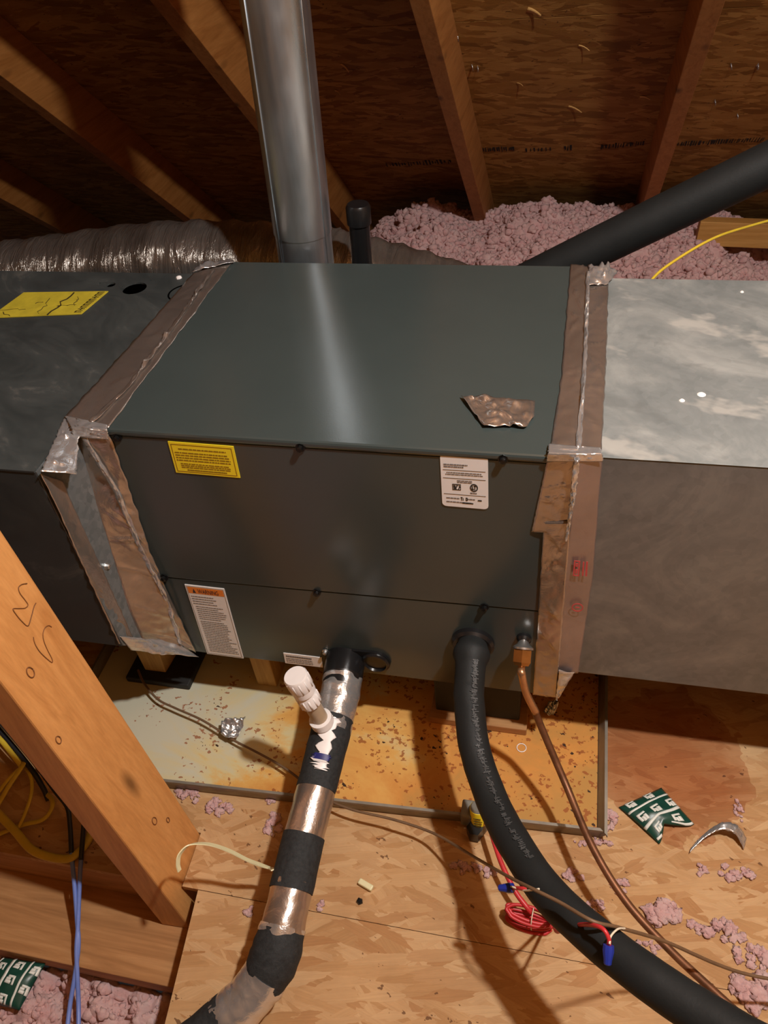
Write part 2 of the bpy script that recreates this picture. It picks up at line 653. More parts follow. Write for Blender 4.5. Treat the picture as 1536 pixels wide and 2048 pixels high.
def printing(name, c, nrm, rects, mat, parent, h=0.0016):
    """flat print on a sticker: thin slabs given in label space"""
    nrm = V(nrm)
    geo = []
    for r in rects:
        if len(r) == 4:
            u0, v0, u1, v1 = r
            q = [(u0, v0), (u1, v0), (u1, v1), (u0, v1)]
        else:
            q = r[0]
        p = [quadmap(c, *a) for a in q]
        n = len(p)
        vs = [a + nrm * (h - 0.0004) for a in p] + [a + nrm * h for a in p]
        fs = [tuple(range(n)), tuple(range(2 * n - 1, n - 1, -1))] + [(i, (i + 1) % n, n + (i + 1) % n, n + i) for i in range(n)]
        geo.append((vs, fs))
    vs, fs = merge(geo)
    return prop(mk(name, vs, fs, mat, parent), kind='stuff' if len(rects) > 1 else None)


def rows(rg, v0, v1, n, u0, u1, h, ragged=0.3, gap=0.012, centre=False):
    """lines of illegible small print as dashes"""
    out = []
    for i in range(n):
        v = v0 + (v1 - v0) * (i + 0.5) / n
        L = (u1 - u0) * (1 - ragged * rg.random())
        s = u0 + ((u1 - u0 - L) / 2 if centre else 0)
        u = s
        while u < s + L:
            w = rg.uniform(0.02, 0.085)
            out.append((u, v - h / 2, min(u + w, s + L), v + h / 2))
            u += w + gap
    return out


def frame_rects(u0, v0, u1, v1, tu, tv):
    return [(u0, v0, u1, v0 + tv), (u0, v1 - tv, u1, v1), (u0, v0 + tv, u0 + tu, v1 - tv), (u1 - tu, v0 + tv, u1, v1 - tv)]


def crumple(name, outline, z_off, mat, amp=0.006, seed=0, rings=9, thick=0.0007, parent=None, fold=0.0):
    """torn scrap: rings from the centroid to an outline, lifted by wrinkle noise"""
    pts = [V(p) for p in outline]
    dense = []
    for i, p in enumerate(pts):
        q = pts[(i + 1) % len(pts)]
        for k in range(5):
            dense.append(p.lerp(q, k / 5))
    c = sum(pts, Vector()) / len(pts)
    vs, fs = [c.copy()], []
    n = len(dense)
    for r in range(1, rings + 1):
        for p in dense:
            vs.append(c.lerp(p, r / rings))
    for k in range(n):
        fs.append((0, 1 + k, 1 + (k + 1) % n))
    for r in range(rings - 1):
        for k in range(n):
            a = 1 + r * n
            k2 = (k + 1) % n
            fs.append((a + k, a + n + k, a + n + k2, a + k2))
    out = []
    for p in vs:
        h = abs(noise.noise(p * 60 + Vector((seed, 0, 0)))) * amp * 1.3 + abs(noise.noise(p * 140 + Vector((0, seed, 0)))) * amp * 0.6
        h += fold * max(0, (p - c).length * 10)
        out.append(p + Vector((0, 0, z_off + h)))
    o = mk(name, out, fs, mat, parent, True)
    return solid(o, thick, 0)


def puff(p):
    """rounded cotton-like bumps: high at cell centres, creased between"""
    d = noise.voronoi(p)[0][0]
    return 1.0 - min(1.0, d * 1.35) ** 1.6


def blob_template(seed, sub):
    bm = bmesh.new()
    bmesh.ops.create_icosphere(bm, subdivisions=sub, radius=1)
    off = Vector((seed * 3.71, seed * 1.37, seed * 0.53))
    vs = []
    for v in bm.verts:
        q = v.co
        vs.append(q * max(0.35, 0.74 + 0.5 * noise.noise(q * 1.7 + off) + 0.42 * puff(q * 2.6 + off) + 0.22 * noise.noise(q * 6 + off)))
    fs = [tuple(v.index for v in f.verts) for f in bm.faces]
    bm.free()
    return vs, fs


BLOBS = [blob_template(i, 1) for i in range(10)]
WADS = [blob_template(i + 20, 3) for i in range(8)]


def scatter(places, seed, kinds=None, flat=1.0):
    """places: (centre, radius); returns one joined mass of fluff"""
    kinds = kinds or BLOBS
    rg = random.Random(seed)
    V_, F_ = [], []
    for c, rad in places:
        bv, bf = kinds[rg.randrange(len(kinds))]
        m = Matrix.Rotation(rg.uniform(0, 6.28), 3, 'Z') @ Matrix.Rotation(rg.uniform(0, 6.28), 3, 'X')
        m = m @ Matrix.Diagonal((rad * rg.uniform(0.7, 1.4), rad * rg.uniform(0.7, 1.3), rad * rg.uniform(0.6, 1.0)))
        if flat < 1:
            m = Matrix.Diagonal((1, 1, flat)) @ m
        k = len(V_)
        V_ += [m @ q + c for q in bv]
        F_ += [(a + k, b + k, d + k) for a, b, d in bf]
    return V_, F_


def tuft(name, c, size, seed, label):
    """small flat wad of loose fibreglass, built from many overlapping puffs"""
    rg = random.Random(seed * 17 + 3)
    s = Vector((size[0] * 0.86, size[1] * 0.86, size[2] * 0.55))
    n = int(9 + 16 * min(1.0, s.x * s.y / 0.0008))
    places = []
    rmin = min(s.x, s.y)
    for _ in range(n):
        a = rg.uniform(0, 2 * math.pi)
        q = rg.random() ** 0.55
        x, y = math.cos(a) * q, math.sin(a) * q
        x += 0.25 * noise.noise(Vector((seed, y * 2, 0)))
        y += 0.35 * noise.noise(Vector((x * 2, seed, 4)))
        rad = min(0.016, rmin * rg.uniform(0.32, 0.62))
        h = s.z * (1 - q * q) * rg.uniform(0.1, 0.6)
        places.append((Vector(c) + Vector((x * s.x, y * s.y, max(rad * 0.3, h))), rad))
    vs, fs = scatter(places, seed, WADS, 0.6)
    vs = [Vector((q.x + 0.0012 * noise.noise(q * 260), q.y + 0.0012 * noise.noise(q * 260 + Vector((9, 0, 0))), max(q.z + 0.002 * noise.noise(q * 210 + Vector((0, 7, 0))), c[2] + 0.0004))) for q in vs]
    o = mk(name, vs, fs, 'pink_fibreglass', None, True, False)
    return prop(o, label, 'insulation', 'loose tufts of pink fibreglass on the floor')


def heightfield(name, x0, x1, y0, y1, nx, ny, fn, mat, bottom, parent=None, extra=None):
    vs, fs = [], []
    for j in range(ny + 1):
        for i in range(nx + 1):
            x = x0 + (x1 - x0) * i / nx
            y = y0 + (y1 - y0) * j / ny
            vs.append(Vector(fn(x, y)))
    m = nx + 1
    for j in range(ny):
        for i in range(nx):
            fs.append((j * m + i, j * m + i + 1, (j + 1) * m + i + 1, (j + 1) * m + i))
    edge = [i for i in range(m)] + [j * m + nx for j in range(1, ny + 1)] + [ny * m + i for i in range(nx - 1, -1, -1)] + [j * m for j in range(ny - 1, 0, -1)]
    k = len(vs)
    for e in edge:
        p = vs[e]
        vs.append(Vector((p.x, p.y, bottom)))
    n = len(edge)
    for i in range(n):
        fs.append((edge[i], k + i, k + (i + 1) % n, edge[(i + 1) % n]))
    fs.append(tuple(k + i for i in range(n)))
    if extra:
        vs, fs = merge([(vs, fs), extra])
    return mk(name, vs, fs, mat, parent, True)

# ------------------------------------------------------------------ the attic shell
SL = 0.8941                                   # roof slope
RN = Vector((0, 0.6665, 0.7455))              # outward roof normal


def roof(x, y, off=0.0):
    return Vector((x, y, 0.692 + (1.496 - y) * SL)) + RN * off


def slab(name, pts, t, nrm, mat, parent=None):
    pts = [V(p) for p in pts]
    n = V(nrm) * t
    return hexa(name, pts + [p + n for p in pts], mat, parent)


DK = 0.155                                    # rafter depth
ceiling = thing('ceiling', (0, 0.8, 1.3), 'flakeboard roof sheathing sloping down behind the air handler', 'ceiling', kind='structure')
ys = 1.43
for (x0, x1) in ((-2.7, -0.36), (-0.357, 2.7)):
    slab('sheathing_panel', [roof(x0, -1.1, DK), roof(x1, -1.1, DK), roof(x1, ys - 0.0025, DK), roof(x0, ys - 0.0025, DK)], 0.012, RN, 'osb_roof', ceiling)
slab('sheathing_panel', [roof(-2.7, ys, DK), roof(2.7, ys, DK), roof(2.7, 3.0, DK), roof(-2.7, 3.0, DK)], 0.012, RN, 'osb_roof', ceiling)
rz = roof(0, -1.1, DK).z
slab('sheathing_panel', [(-2.7, -1.1, rz), (2.7, -1.1, rz), (2.7, -4.6, rz - 3.5 * SL), (-2.7, -4.6, rz - 3.5 * SL)], 0.012, (0, -0.6665, 0.7455), 'osb_roof', ceiling)

# mill ink on the sheathing
rg = random.Random(3)
ink = []
for a, b, n in (((-0.0802, 2.1962, 0.2725), (0.1764, 2.1756, 0.291), 22), ((0.2772, 2.1078, 0.3516), (0.409, 2.1026, 0.3562), 16), ((0.443, 2.1129, 0.347), (0.5376, 2.1097, 0.3499), 7),
                ((0.5766, 2.1048, 0.3542), (0.6052, 2.1027, 0.3561), 3), ((0.697, 2.1027, 0.3562), (0.8418, 2.084, 0.3729), 18), ((0.9471, 2.0932, 0.3646), (1.2126, 2.074, 0.3818), 34)):
    a, b = V(a), V(b)
    for i in range(n):
        p = a.lerp(b, (i + rg.uniform(0, 0.4)) / n)
        h = rg.uniform(0.018, 0.042)
        w = rg.uniform(0.002, 0.006)
        dn = Vector((0, 0.7455, -0.6665))
        c = [p - dn * h / 2 + Vector((rg.uniform(-0.004, 0.004), 0, 0)), p - dn * h / 2 + Vector((w, 0, 0)), p + dn * h / 2 + Vector((w, 0, 0)), p + dn * h / 2]
        ink.append(([q for q in c] + [q - RN * 0.0006 for q in c], HEX))
vs, fs = merge(ink)
mk('mill_ink', vs, fs, 'ink_black', ceiling)['kind'] = 'stuff'

# curled flakes lifting off the boards
for i, (p, L, W, a) in enumerate((((0.4968, 1.5027, 0.8872), 0.035, 0.02, 0.3), ((-0.0507, 1.668, 0.7395), 0.03, 0.008, 0.9), ((-0.1123, 1.7718, 0.6466), 0.018, 0.008, 0.1),
                                  ((0.6235, 1.6299, 0.7735), 0.03, 0.008, 0.2), ((0.6076, 1.8861, 0.5445), 0.045, 0.012, 0.4), ((0.4467, 1.764, 0.6536), 0.02, 0.007, -0.4),
                                  ((0.8088, 1.8415, 0.5843), 0.03, 0.01, -0.2), ((0.3176, 1.6884, 0.7212), 0.004, 0.02, 0), ((0.331, 1.6952, 0.7151), 0.004, 0.02, 0.3),
                                  ((0.2869, 1.5736, 0.8238), 0.004, 0.018, 0), ((0.2946, 1.5759, 0.8218), 0.004, 0.018, 0), ((1.0121, 1.8738, 0.5555), 0.004, 0.02, 0),
                                  ((1.0162, 1.7233, 0.69), 0.004, 0.018, 0), ((1.0844, 1.7271, 0.6866), 0.004, 0.018, 0.2), ((1.0933, 1.9411, 0.4953), 0.004, 0.015, 0))):
    p = V(p)
    ux = Vector((math.cos(a), 0, 0)) + Vector((0, 0.7455, -0.6665)) * math.sin(a)
    uy = ux.cross(RN).normalized()
    g = []
    for j in range(5):
        t = j / 4
        for s in (-0.5, 0.5):
            g.append(p + ux * (L * (t - 0.5)) + uy * (W * s * (1 - 0.5 * t)) + RN * (-0.012 * t * t + 0.004))
    o = mk('wood_flake' if L > 0.01 else 'staple', g, [(2 * j, 2 * j + 1, 2 * j + 3, 2 * j + 2) for j in range(4)], 'splinter' if L > 0.01 else 'zinc_screw', ceiling, True)
    solid(o, 0.0012, 0)

RL = {-1.70: 'pine rafter farthest left, its lower end behind the flexible duct',
      -0.985: 'orange pine rafter second from the left, above the flexible duct',
      -0.335: 'pine rafter directly left of the round vent pipe',
      0.25: 'pine rafter just right of the round vent pipe, ending in pink insulation',
      0.862: 'pine rafter at upper right with a dark knot, behind the black pipe',
      1.475: 'pine rafter beyond the right edge above the metal duct'}
for x, lab in RL.items():
    o = beam('rafter', roof(x + 0.022, 2.75, DK / 2), roof(x + 0.022, -1.05, DK / 2), 0.045, DK, 'rafter_wood', None, RN, 0.002)
    prop(o, lab, 'rafter', 'roof rafters')

for sgn, nm in ((-1, 'wall_left'), (1, 'wall_right')):
    x = 2.7 * sgn
    pts = [(x, 3.0, -0.8), (x, -4.6, -0.8), (x, -4.6, rz - 3.5 * SL), (x, -1.1, rz), (x, 3.0, roof(0, 3.0, DK).z)]
    q = [V(p) + Vector((0.012 * sgn, 0, 0)) for p in pts]
    n = 5
    o = mk(nm, [V(p) for p in pts] + q, [tuple(range(n)), tuple(range(2 * n - 1, n - 1, -1))] + [(i, (i + 1) % n, n + (i + 1) % n, n + i) for i in range(n)], 'osb_roof')
    o['kind'] = 'structure'

# platform: flakeboard sheets on lumber
floor = thing('floor', (0.4, -0.2, -0.011), 'flakeboard platform sheets under the drain pan and the pipes', 'floor', kind='structure')
TH = -0.0115
def sheet(pts):
    n = len(pts)
    vs = [(x, y, TH) for x, y in pts] + [(x, y, 0.0) for x, y in pts]
    mk('floor_sheet', vs, [tuple(range(n - 1, -1, -1)), tuple(range(n, 2 * n))] + [(i, (i + 1) % n, n + (i + 1) % n, n + i) for i in range(n)], 'osb_floor', floor)


# the rear sheet is notched around the post
sheet([(-1.3, -0.365), (0.012, -0.3645), (0.012, -0.270), (0.0735, -0.270), (0.0765, -0.3640), (2.3, -0.3600), (2.3, 0.80), (-1.3, 0.80)])
sheet([(0.200, -1.9), (2.3, -1.9), (2.3, -0.3606), (0.106, -0.3650), (0.130, -0.56)])

prop(beam('header_joist', (-1.3, -0.349, -0.0515), (0.006, -0.349, -0.0515), 0.03, 0.078, 'joist_wood', None, (0, 0, 1), 0.002),
     'shaded joist under the platform edge behind the blue cables', 'joist')
prop(box('flat_joist', (-1.3, -0.492, -0.129), (0.6, -0.36, -0.0905), 'joist_wood', None, 0.002),
     'joist laid flat below the post, crossed by blue cables', 'joist')
prop(beam('side_joist', (0.185, -0.50, -0.075), (0.24, -1.6, -0.075), 0.04, 0.125, 'joist_wood', None, (0, 0, 1), 0.002),
     'joist under the left edge of the front floor sheet', 'joist')


def fbm(p, o=4):
    s, a = 0.0, 1.0
    for _ in range(o):
        s += a * noise.noise(p)
        p = p * 2.1 + Vector((1.3, 2.7, 0.4))
        a *= 0.55
    return s


def low_fluff(x, y):
    p = Vector((x, y, 0))
    z = -0.165 + 0.022 * fbm(p * 11, 3) + 0.022 * puff(p * 26) + 0.010 * puff(p * 70 + Vector((3, 1, 0))) + 0.004 * noise.noise(p * 150)
    return (x + 0.006 * noise.noise(p * 45 + Vector((5, 0, 0))), y + 0.006 * noise.noise(p * 45 + Vector((0, 9, 0))), z)


rg = random.Random(31)
pl = []
for _ in range(2400):
    x, y = rg.uniform(-0.45, 0.135), rg.uniform(-0.78, -0.495)
    pl.append((Vector(low_fluff(x, y)) + Vector((0, 0, -0.002)), rg.uniform(0.003, 0.010)))
o = heightfield('fibreglass_fill', -0.75, 0.145, -1.15, -0.485, 200, 150, low_fluff, 'pink_fibreglass', -0.26, None, scatter(pl, 4))
prop(o, 'pink blown fibreglass between joists at lower left under the blue cables', 'insulation', None, 'stuff')

CREST = [(-0.3594, 2.05, -0.1261), (-0.2227, 2.05, -0.0385), (-0.121, 2.05, 0.0642), (-0.0581, 2.05, 0.1095), (0.05, 2.05, 0.1459), (0.1441, 2.05, 0.1496), (0.2453, 2.05, 0.1044), (0.3375, 2.05, 0.1234), (0.4006, 2.05, 0.1531), (0.4717, 2.05, 0.1639), (0.5272, 2.05, 0.1855),
         (0.5747, 2.05, 0.1493), (0.6561, 2.05, 0.1564), (0.7187, 2.05, 0.1311), (0.8894, 2.05, 0.1276), (1.0544, 2.05, 0.1348), (1.1881, 2.05, 0.0745), (1.2996, 2.05, 0.0171), (1.471, 2.05, 0.0005)]


def crest(x):
    if x <= CREST[0][0]:
        return CREST[0][2]
    for a, b in zip(CREST, CREST[1:]):
        if x <= b[0]:
            return a[2] + (b[2] - a[2]) * (x - a[0]) / (b[0] - a[0])
    return CREST[-1][2]


def back_fluff(x, y):
    p = Vector((x, y, 0))
    k = min(1, max(0, (y - 0.95) / 1.05))
    k = k * k * (3 - 2 * k)
    z = -0.10 + (crest(x) + 0.050) * k
    f = min(1, k * 1.5 + 0.3)
    z += (0.030 * fbm(p * 8, 3) + 0.034 * puff(p * 17)) * f - 0.030
    z = min(z, roof(x, y, DK).z - 0.02)
    return (x + 0.010 * noise.noise(p * 40 + Vector((5, 0, 0))), y + 0.012 * noise.noise(p * 40 + Vector((0, 9, 0))), z)


pl = []
for _ in range(9000):
    x, y = rg.uniform(-0.25, 1.65), rg.uniform(1.45, 2.36)
    pl.append((Vector(back_fluff(x, y)) + Vector((0, 0, rg.uniform(-0.004, 0.006))), rg.uniform(0.005, 0.016)))
o = heightfield('fibreglass_mound', -1.0, 2.2, 0.95, 2.42, 420, 180, back_fluff, 'pink_fibreglass', -0.13, None, scatter(pl, 5))
prop(o, 'pink blown fibreglass heaped along the eave behind the cabinets', 'insulation', None, 'stuff')

a, b = (1.0475, 2, 0.1068), (2.399, 2, 0.054)
prop(beam('eave_beam', a, b, 0.045, 0.085, 'beam_wood', None, (0, 0, 1), 0.002), 'yellowish framing stick lying in the insulation at far right', 'beam')

# ------------------------------------------------------------------ coil cabinet
CX0, CX1, CB, CT, CD = -0.05, 0.668, 0.16, 0.692, 0.533
SEAM = 0.31
coil = thing('coil_cabinet', (0.31, 0.27, CB), 'dark grey sheet metal coil cabinet with stickers at the centre', 'air handler')
box('casing', (CX0, 0.004, CB), (CX1, CD, CT - 0.006), 'cabinet_paint', coil)
hexa('top_cover', [(CX0 - 0.001, -0.0025, CT - 0.012), (CX1 + 0.001, -0.0025, CT - 0.012), (CX1 + 0.001, CD + 0.001, CT - 0.012), (CX0 - 0.001, CD + 0.001, CT - 0.012),
                   (CX0 - 0.001, -0.0025, CT), (CX1 + 0.001, -0.0025, CT), (CX1 + 0.001, CD + 0.001, CT), (CX0 - 0.001, CD + 0.001, CT)], 'cabinet_paint', coil, 0.004)
sl, sr = (-0.0042, 0, 0.3687)[2], (0.6284, 0, 0.382)[2]
hexa('upper_front_panel', [(CX0 + 0.001, 0, sl + 0.0012), (CX1 - 0.001, 0, sr + 0.0012), (CX1 - 0.001, 0.006, sr + 0.0012), (CX0 + 0.001, 0.006, sl + 0.0012),
                           (CX0 + 0.001, 0, CT - 0.013), (CX1 - 0.001, 0, CT - 0.013), (CX1 - 0.001, 0.006, CT - 0.013), (CX0 + 0.001, 0.006, CT - 0.013)], 'cabinet_paint', coil, 0.0012)
hexa('lower_front_panel', [(CX0 + 0.001, 0.001, CB), (CX1 - 0.001, 0.001, CB), (CX1 - 0.001, 0.006, CB), (CX0 + 0.001, 0.006, CB),
                           (CX0 + 0.001, 0.001, sl - 0.0012), (CX1 - 0.001, 0.001, sr - 0.0012), (CX1 - 0.001, 0.006, sr - 0.0012), (CX0 + 0.001, 0.006, sl - 0.0012)], 'cabinet_paint', coil, 0.001)


def screw(p, mat, parent, nrm=(0, -1, 0), s=0.0055):
    p, n = V(p), V(nrm)
    a = lathe_geo(p, p + n * 0.008, [(0, s * 1.35), (0.25, s * 1.35), (0.26, s * 0.9), (0.85, s * 0.85), (1, s * 0.55)], 8)
    return mk('screw', a[0], a[1], mat, parent)


for p in ((0.0122, -0.0005, 0.6776), (0.2941, -0.0005, 0.6807), (0.5734, -0.0005, 0.6831), (-0.004, -0.0005, 0.3719), (0.2717, -0.0005, 0.3739), (0.5485, -0.0005, 0.3807)):
    screw(p, 'black_screw', coil)
screw((0.2632, 0, 0.2124), 'zinc_screw', coil, s=0.0045)

NY = (0, -1, 0)
rg = random.Random(11)
c = [(0.092, 0, 0.6758), (0.193, 0, 0.6743), (0.1904, 0, 0.6153), (0.0885, 0, 0.6169)]
s = sticker('caution_sticker', c, NY, 'label_yellow', coil, 'yellow caution sticker with small upside-down print')
printing('print', c, NY, frame_rects(0.035, 0.06, 0.965, 0.94, 0.008, 0.016) + rows(rg, 0.16, 0.24, 1, 0.14, 0.9, 0.035, 0.1) + rows(rg, 0.28, 0.60, 4, 0.07, 0.93, 0.035, 0.08)
         + rows(rg, 0.64, 0.82, 3, 0.12, 0.9, 0.03, 0.1) + rows(rg, 0.84, 0.9, 1, 0.2, 0.82, 0.035, 0.05, 0.006), 'print_olive', s)
c = [(0.4898, 0, 0.6844), (0.5536, 0, 0.6853), (0.5544, 0, 0.5903), (0.4896, 0, 0.5912)]
s = sticker('rating_plate', c, NY, 'label_white', coil, 'white rating sticker with rounded corners and certification marks', r=0.006)
printing('print', c, NY, rows(rg, 0.15, 0.21, 1, 0.07, 0.58, 0.022, 0.05) + rows(rg, 0.19, 0.25, 1, 0.07, 0.5, 0.022, 0.05) + [(0.05, 0.275, 0.95, 0.283), (0.05, 0.43, 0.95, 0.438), (0.05, 0.74, 0.95, 0.748)]
         + rows(rg, 0.31, 0.38, 2, 0.1, 0.9, 0.016, 0.15, centre=True) + rows(rg, 0.46, 0.52, 2, 0.33, 0.68, 0.016, 0.1, centre=True) + rows(rg, 0.8, 0.85, 1, 0.1, 0.4, 0.02, 0.05)
         + rows(rg, 0.8, 0.85, 1, 0.56, 0.72, 0.02, 0.05) + rows(rg, 0.88, 0.92, 1, 0.1, 0.68, 0.02, 0.05) + rows(rg, 0.68, 0.72, 1, 0.62, 0.76, 0.025, 0.05), 'print_grey', s)
mark = frame_rects(0.24, 0.545, 0.42, 0.66, 0.012, 0.012)
mark += [([(0.26, 0.57), (0.30, 0.57), (0.33, 0.65), (0.27, 0.65)],), ([(0.33, 0.56), (0.36, 0.57), (0.31, 0.64)],), ([(0.38, 0.56), (0.41, 0.60), (0.37, 0.65), (0.35, 0.65), (0.385, 0.6)],)]
ring = []
for i in range(20):
    a0, a1 = 2 * math.pi * i / 20, 2 * math.pi * (i + 1) / 20
    ring.append(([(0.70 + 0.085 * math.cos(a0), 0.595 + 0.075 * math.sin(a0)), (0.70 + 0.085 * math.cos(a1), 0.595 + 0.075 * math.sin(a1)),
                  (0.70 + 0.062 * math.cos(a1), 0.595 + 0.055 * math.sin(a1)), (0.70 + 0.062 * math.cos(a0), 0.595 + 0.055 * math.sin(a0))],))
ring += [(0.655, 0.56, 0.675, 0.63), (0.655, 0.612, 0.70, 0.63), (0.695, 0.555, 0.745, 0.572), (0.712, 0.56, 0.728, 0.635)]
printing('print', c, NY, mark + ring + [(0.42, 0.795, 0.435, 0.86), (0.41, 0.795, 0.45, 0.808), (0.455, 0.81, 0.468, 0.86), (0.52, 0.80, 0.55, 0.813), (0.52, 0.80, 0.533, 0.86), (0.52, 0.848, 0.555, 0.86), (0.545, 0.80, 0.557, 0.86),
                                        (0.78, 0.825, 0.86, 0.848)] + rows(rg, 0.89, 0.925, 1, 0.44, 0.68, 0.022, 0.02, 0.006), 'print_dark', s)
c = [(0.0292, 0.001, 0.3569), (0.1024, 0.001, 0.356), (0.0945, 0.001, 0.158), (0.021, 0.001, 0.1588)]
s = sticker('warning_sticker', c, NY, 'label_white', coil, 'tall white warning sticker with an orange band across its top')
printing('orange_band', c, NY, [(0.05, 0.025, 0.95, 0.105)], 'label_orange', s, 0.0015)
printing('print', c, NY, rows(rg, 0.13, 0.26, 4, 0.08, 0.8, 0.010, 0.3) + rows(rg, 0.27, 0.47, 7, 0.12, 0.9, 0.009, 0.35) + rows(rg, 0.48, 0.95, 18, 0.12, 0.92, 0.009, 0.25)
         + frame_rects(0.03, 0.015, 0.97, 0.985, 0.006, 0.003), 'print_grey', s)
tri = [([(0.16, 0.095), (0.20, 0.04), (0.24, 0.095)],)]
wd = bpy.data.curves.new('warning_word', 'FONT')
wd.body = 'WARNING'
wd.size = 1.0
tmp = bpy.data.objects.new('warning_word', wd)
col.objects.link(tmp)
bpy.context.view_layer.update()
wm = bpy.data.meshes.new_from_object(tmp.evaluated_get(bpy.context.evaluated_depsgraph_get()))
bx = [v.co.x for v in wm.vertices]
by = [v.co.y for v in wm.vertices]
pv = []
for vtx in wm.vertices:
    u = 0.30 + 0.52 * (vtx.co.x - min(bx)) / (max(bx) - min(bx))
    w = 0.095 - 0.055 * (vtx.co.y - min(by)) / (max(by) - min(by))
    pv.append(quadmap(c, u, w) + Vector(NY) * 0.0019)
mk('warning_word', pv, [tuple(p.vertices) for p in wm.polygons], 'print_dark', s, fix=False)
bpy.data.objects.remove(tmp)
printing('warning_triangle', c, NY, tri, 'print_dark', s, 0.0018)
c = [(0.1795, 0.001, 0.1909), (0.2527, 0.001, 0.1906), (0.2507, 0.001, 0.1606), (0.1778, 0.001, 0.1602)]
s = sticker('port_sticker', c, NY, 'label_white', coil, 'small grey-white sticker beside the drain port')
printing('print', c, NY, rows(rg, 0.12, 0.38, 1, 0.06, 0.75, 0.14, 0.05, 0.006) + rows(rg, 0.4, 0.9, 3, 0.05, 0.9, 0.07, 0.25), 'print_grey', s)

# drain ports: black moulded plate, two round ports
pa, pb = V((0.2969, 0, 0.1922)), V((0.3553, 0, 0.202))
ring = []
for i in range(24):
    a = 2 * math.pi * i / 24
    cc = pb if math.cos(a) > 0 else pa
    rr = 0.027 if math.cos(a) > 0 else 0.036
    ring.append(cc + Vector((math.cos(a) * rr, 0, math.sin(a) * rr)))
n = len(ring)
mk('port_plate', [p + Vector((0, 0.001, 0)) for p in ring] + [p + Vector((0, -0.004, 0)) for p in ring],
   [tuple(range(n)), tuple(range(2 * n - 1, n - 1, -1))] + [(i, (i + 1) % n, n + (i + 1) % n, n + i) for i in range(n)], 'black_plastic', coil)
lathe('drain_port', pb + Vector((0, -0.003, 0)), pb + Vector((0, -0.009, 0)), [(0, 0.026), (0.6, 0.0255), (1, 0.023), (1, 0.0205), (0.3, 0.019), (0.3, 0.001)], 'black_plastic', coil)
hp = V((0.5292, 0, 0.2864))
lathe('pipe_grommet', hp + Vector((0, 0.001, 0)), hp + Vector((0, -0.012, 0)), [(0, 0.036), (0.6, 0.036), (1, 0.032), (1, 0.027), (0.2, 0.026), (0.2, 0.001)], 'black_plastic', coil, 32)

# ------------------------------------------------------------------ furnace (left)
FX, FY0, FY1, FB, FT = -0.060, -0.103, 0.480, 0.300, 0.692
furn = thing('furnace', (-0.7, 0.19, FB), 'dusty dark furnace cabinet with a peeling yellow sticker on the left', 'furnace')
x0 = -1.5
shell = [(x0, FY0, FB), (FX, FY0, FB), (FX, FY1, FB), (x0, FY1, FB), (x0, FY0, FT - 0.003), (FX, FY0, FT - 0.003), (FX, FY1, FT - 0.003), (x0, FY1, FT - 0.003)]
o = mk('casing', shell, [(0, 3, 2, 1), (0, 1, 5, 4), (1, 2, 6, 5), (2, 3, 7, 6), (3, 0, 4, 7)], 'furnace_paint', furn)
holes = [(V((-0.2071, 0.4308, 0.692)), 0.0085), (V((-0.1527, 0.4191, 0.692)), 0.023), (V((-0.2348, 0.4357, 0.692)), 0.003), (V((-0.1341, 0.4504, 0.692)), 0.002), (V((-0.1822, 0.4248, 0.692)), 0.002)]
bm = bmesh.new()
edges = []
loops = [[(x0, FY0 - 0.001), (FX, FY0 - 0.001), (FX, FY1), (x0, FY1)]]
for c, r in holes:
    loops.append([(c.x + math.cos(2 * math.pi * i / 20) * r, c.y + math.sin(2 * math.pi * i / 20) * r) for i in range(20)])
for L in loops:
    vv = [bm.verts.new((x, y, FT)) for x, y in L]
    for i in range(len(vv)):
        edges.append(bm.edges.new((vv[i], vv[(i + 1) % len(vv)])))
bmesh.ops.triangle_fill(bm, edges=edges, use_beauty=True)
bm.verts.index_update()
o = mk('top_panel', [v.co.copy() for v in bm.verts], [[v.index for v in f.verts] for f in bm.faces], 'furnace_paint', furn)
bm.free()
solid(o, 0.003, -1)
# pressed knockout ring half under the tape
kc = V((-0.0428, 0.4054, 0.692))
vs, fs = tube_geo([kc + Vector((math.cos(t) * 0.032, math.sin(t) * 0.032, 0.0002)) for t in [math.radians(70 + i * 8) for i in range(24)]], 0.0016, 6)
mk('knockout_groove', vs, fs, 'black_void', furn, True)
mk('dust_chip', *lathe_geo(V((-0.0806, 0.4622, 0.692)), V((-0.0806, 0.4622, 0.692)) + Vector((0, 0, 0.004)), [(0, 0.006), (0.7, 0.005), (1, 0.002)], 7), 'label_white', furn)
NZ = (0, 0, 1)
c = [(-0.37, 0.3908, 0.6925), (-0.1982, 0.4028, 0.6925), (-0.2095, 0.3179, 0.6925), (-0.3849, 0.2945, 0.6925)]
s = sticker('furnace_sticker', c, NZ, 'label_yellow_aged', furn, 'cracked yellow sticker on the furnace top', 0.0015)
cr = []
rg = random.Random(5)


def crack(p, q, w, n=7, j=0.03):
    pts = []
    for i in range(n + 1):
        t = i / n
        pts.append((p[0] + (q[0] - p[0]) * t + rg.uniform(-j, j), p[1] + (q[1] - p[1]) * t + rg.uniform(-j, j)))
    return [([pts[i], (pts[i][0] + w, pts[i][1] + w), (pts[i + 1][0] + w, pts[i + 1][1] + w), pts[i + 1]],) for i in range(n)]


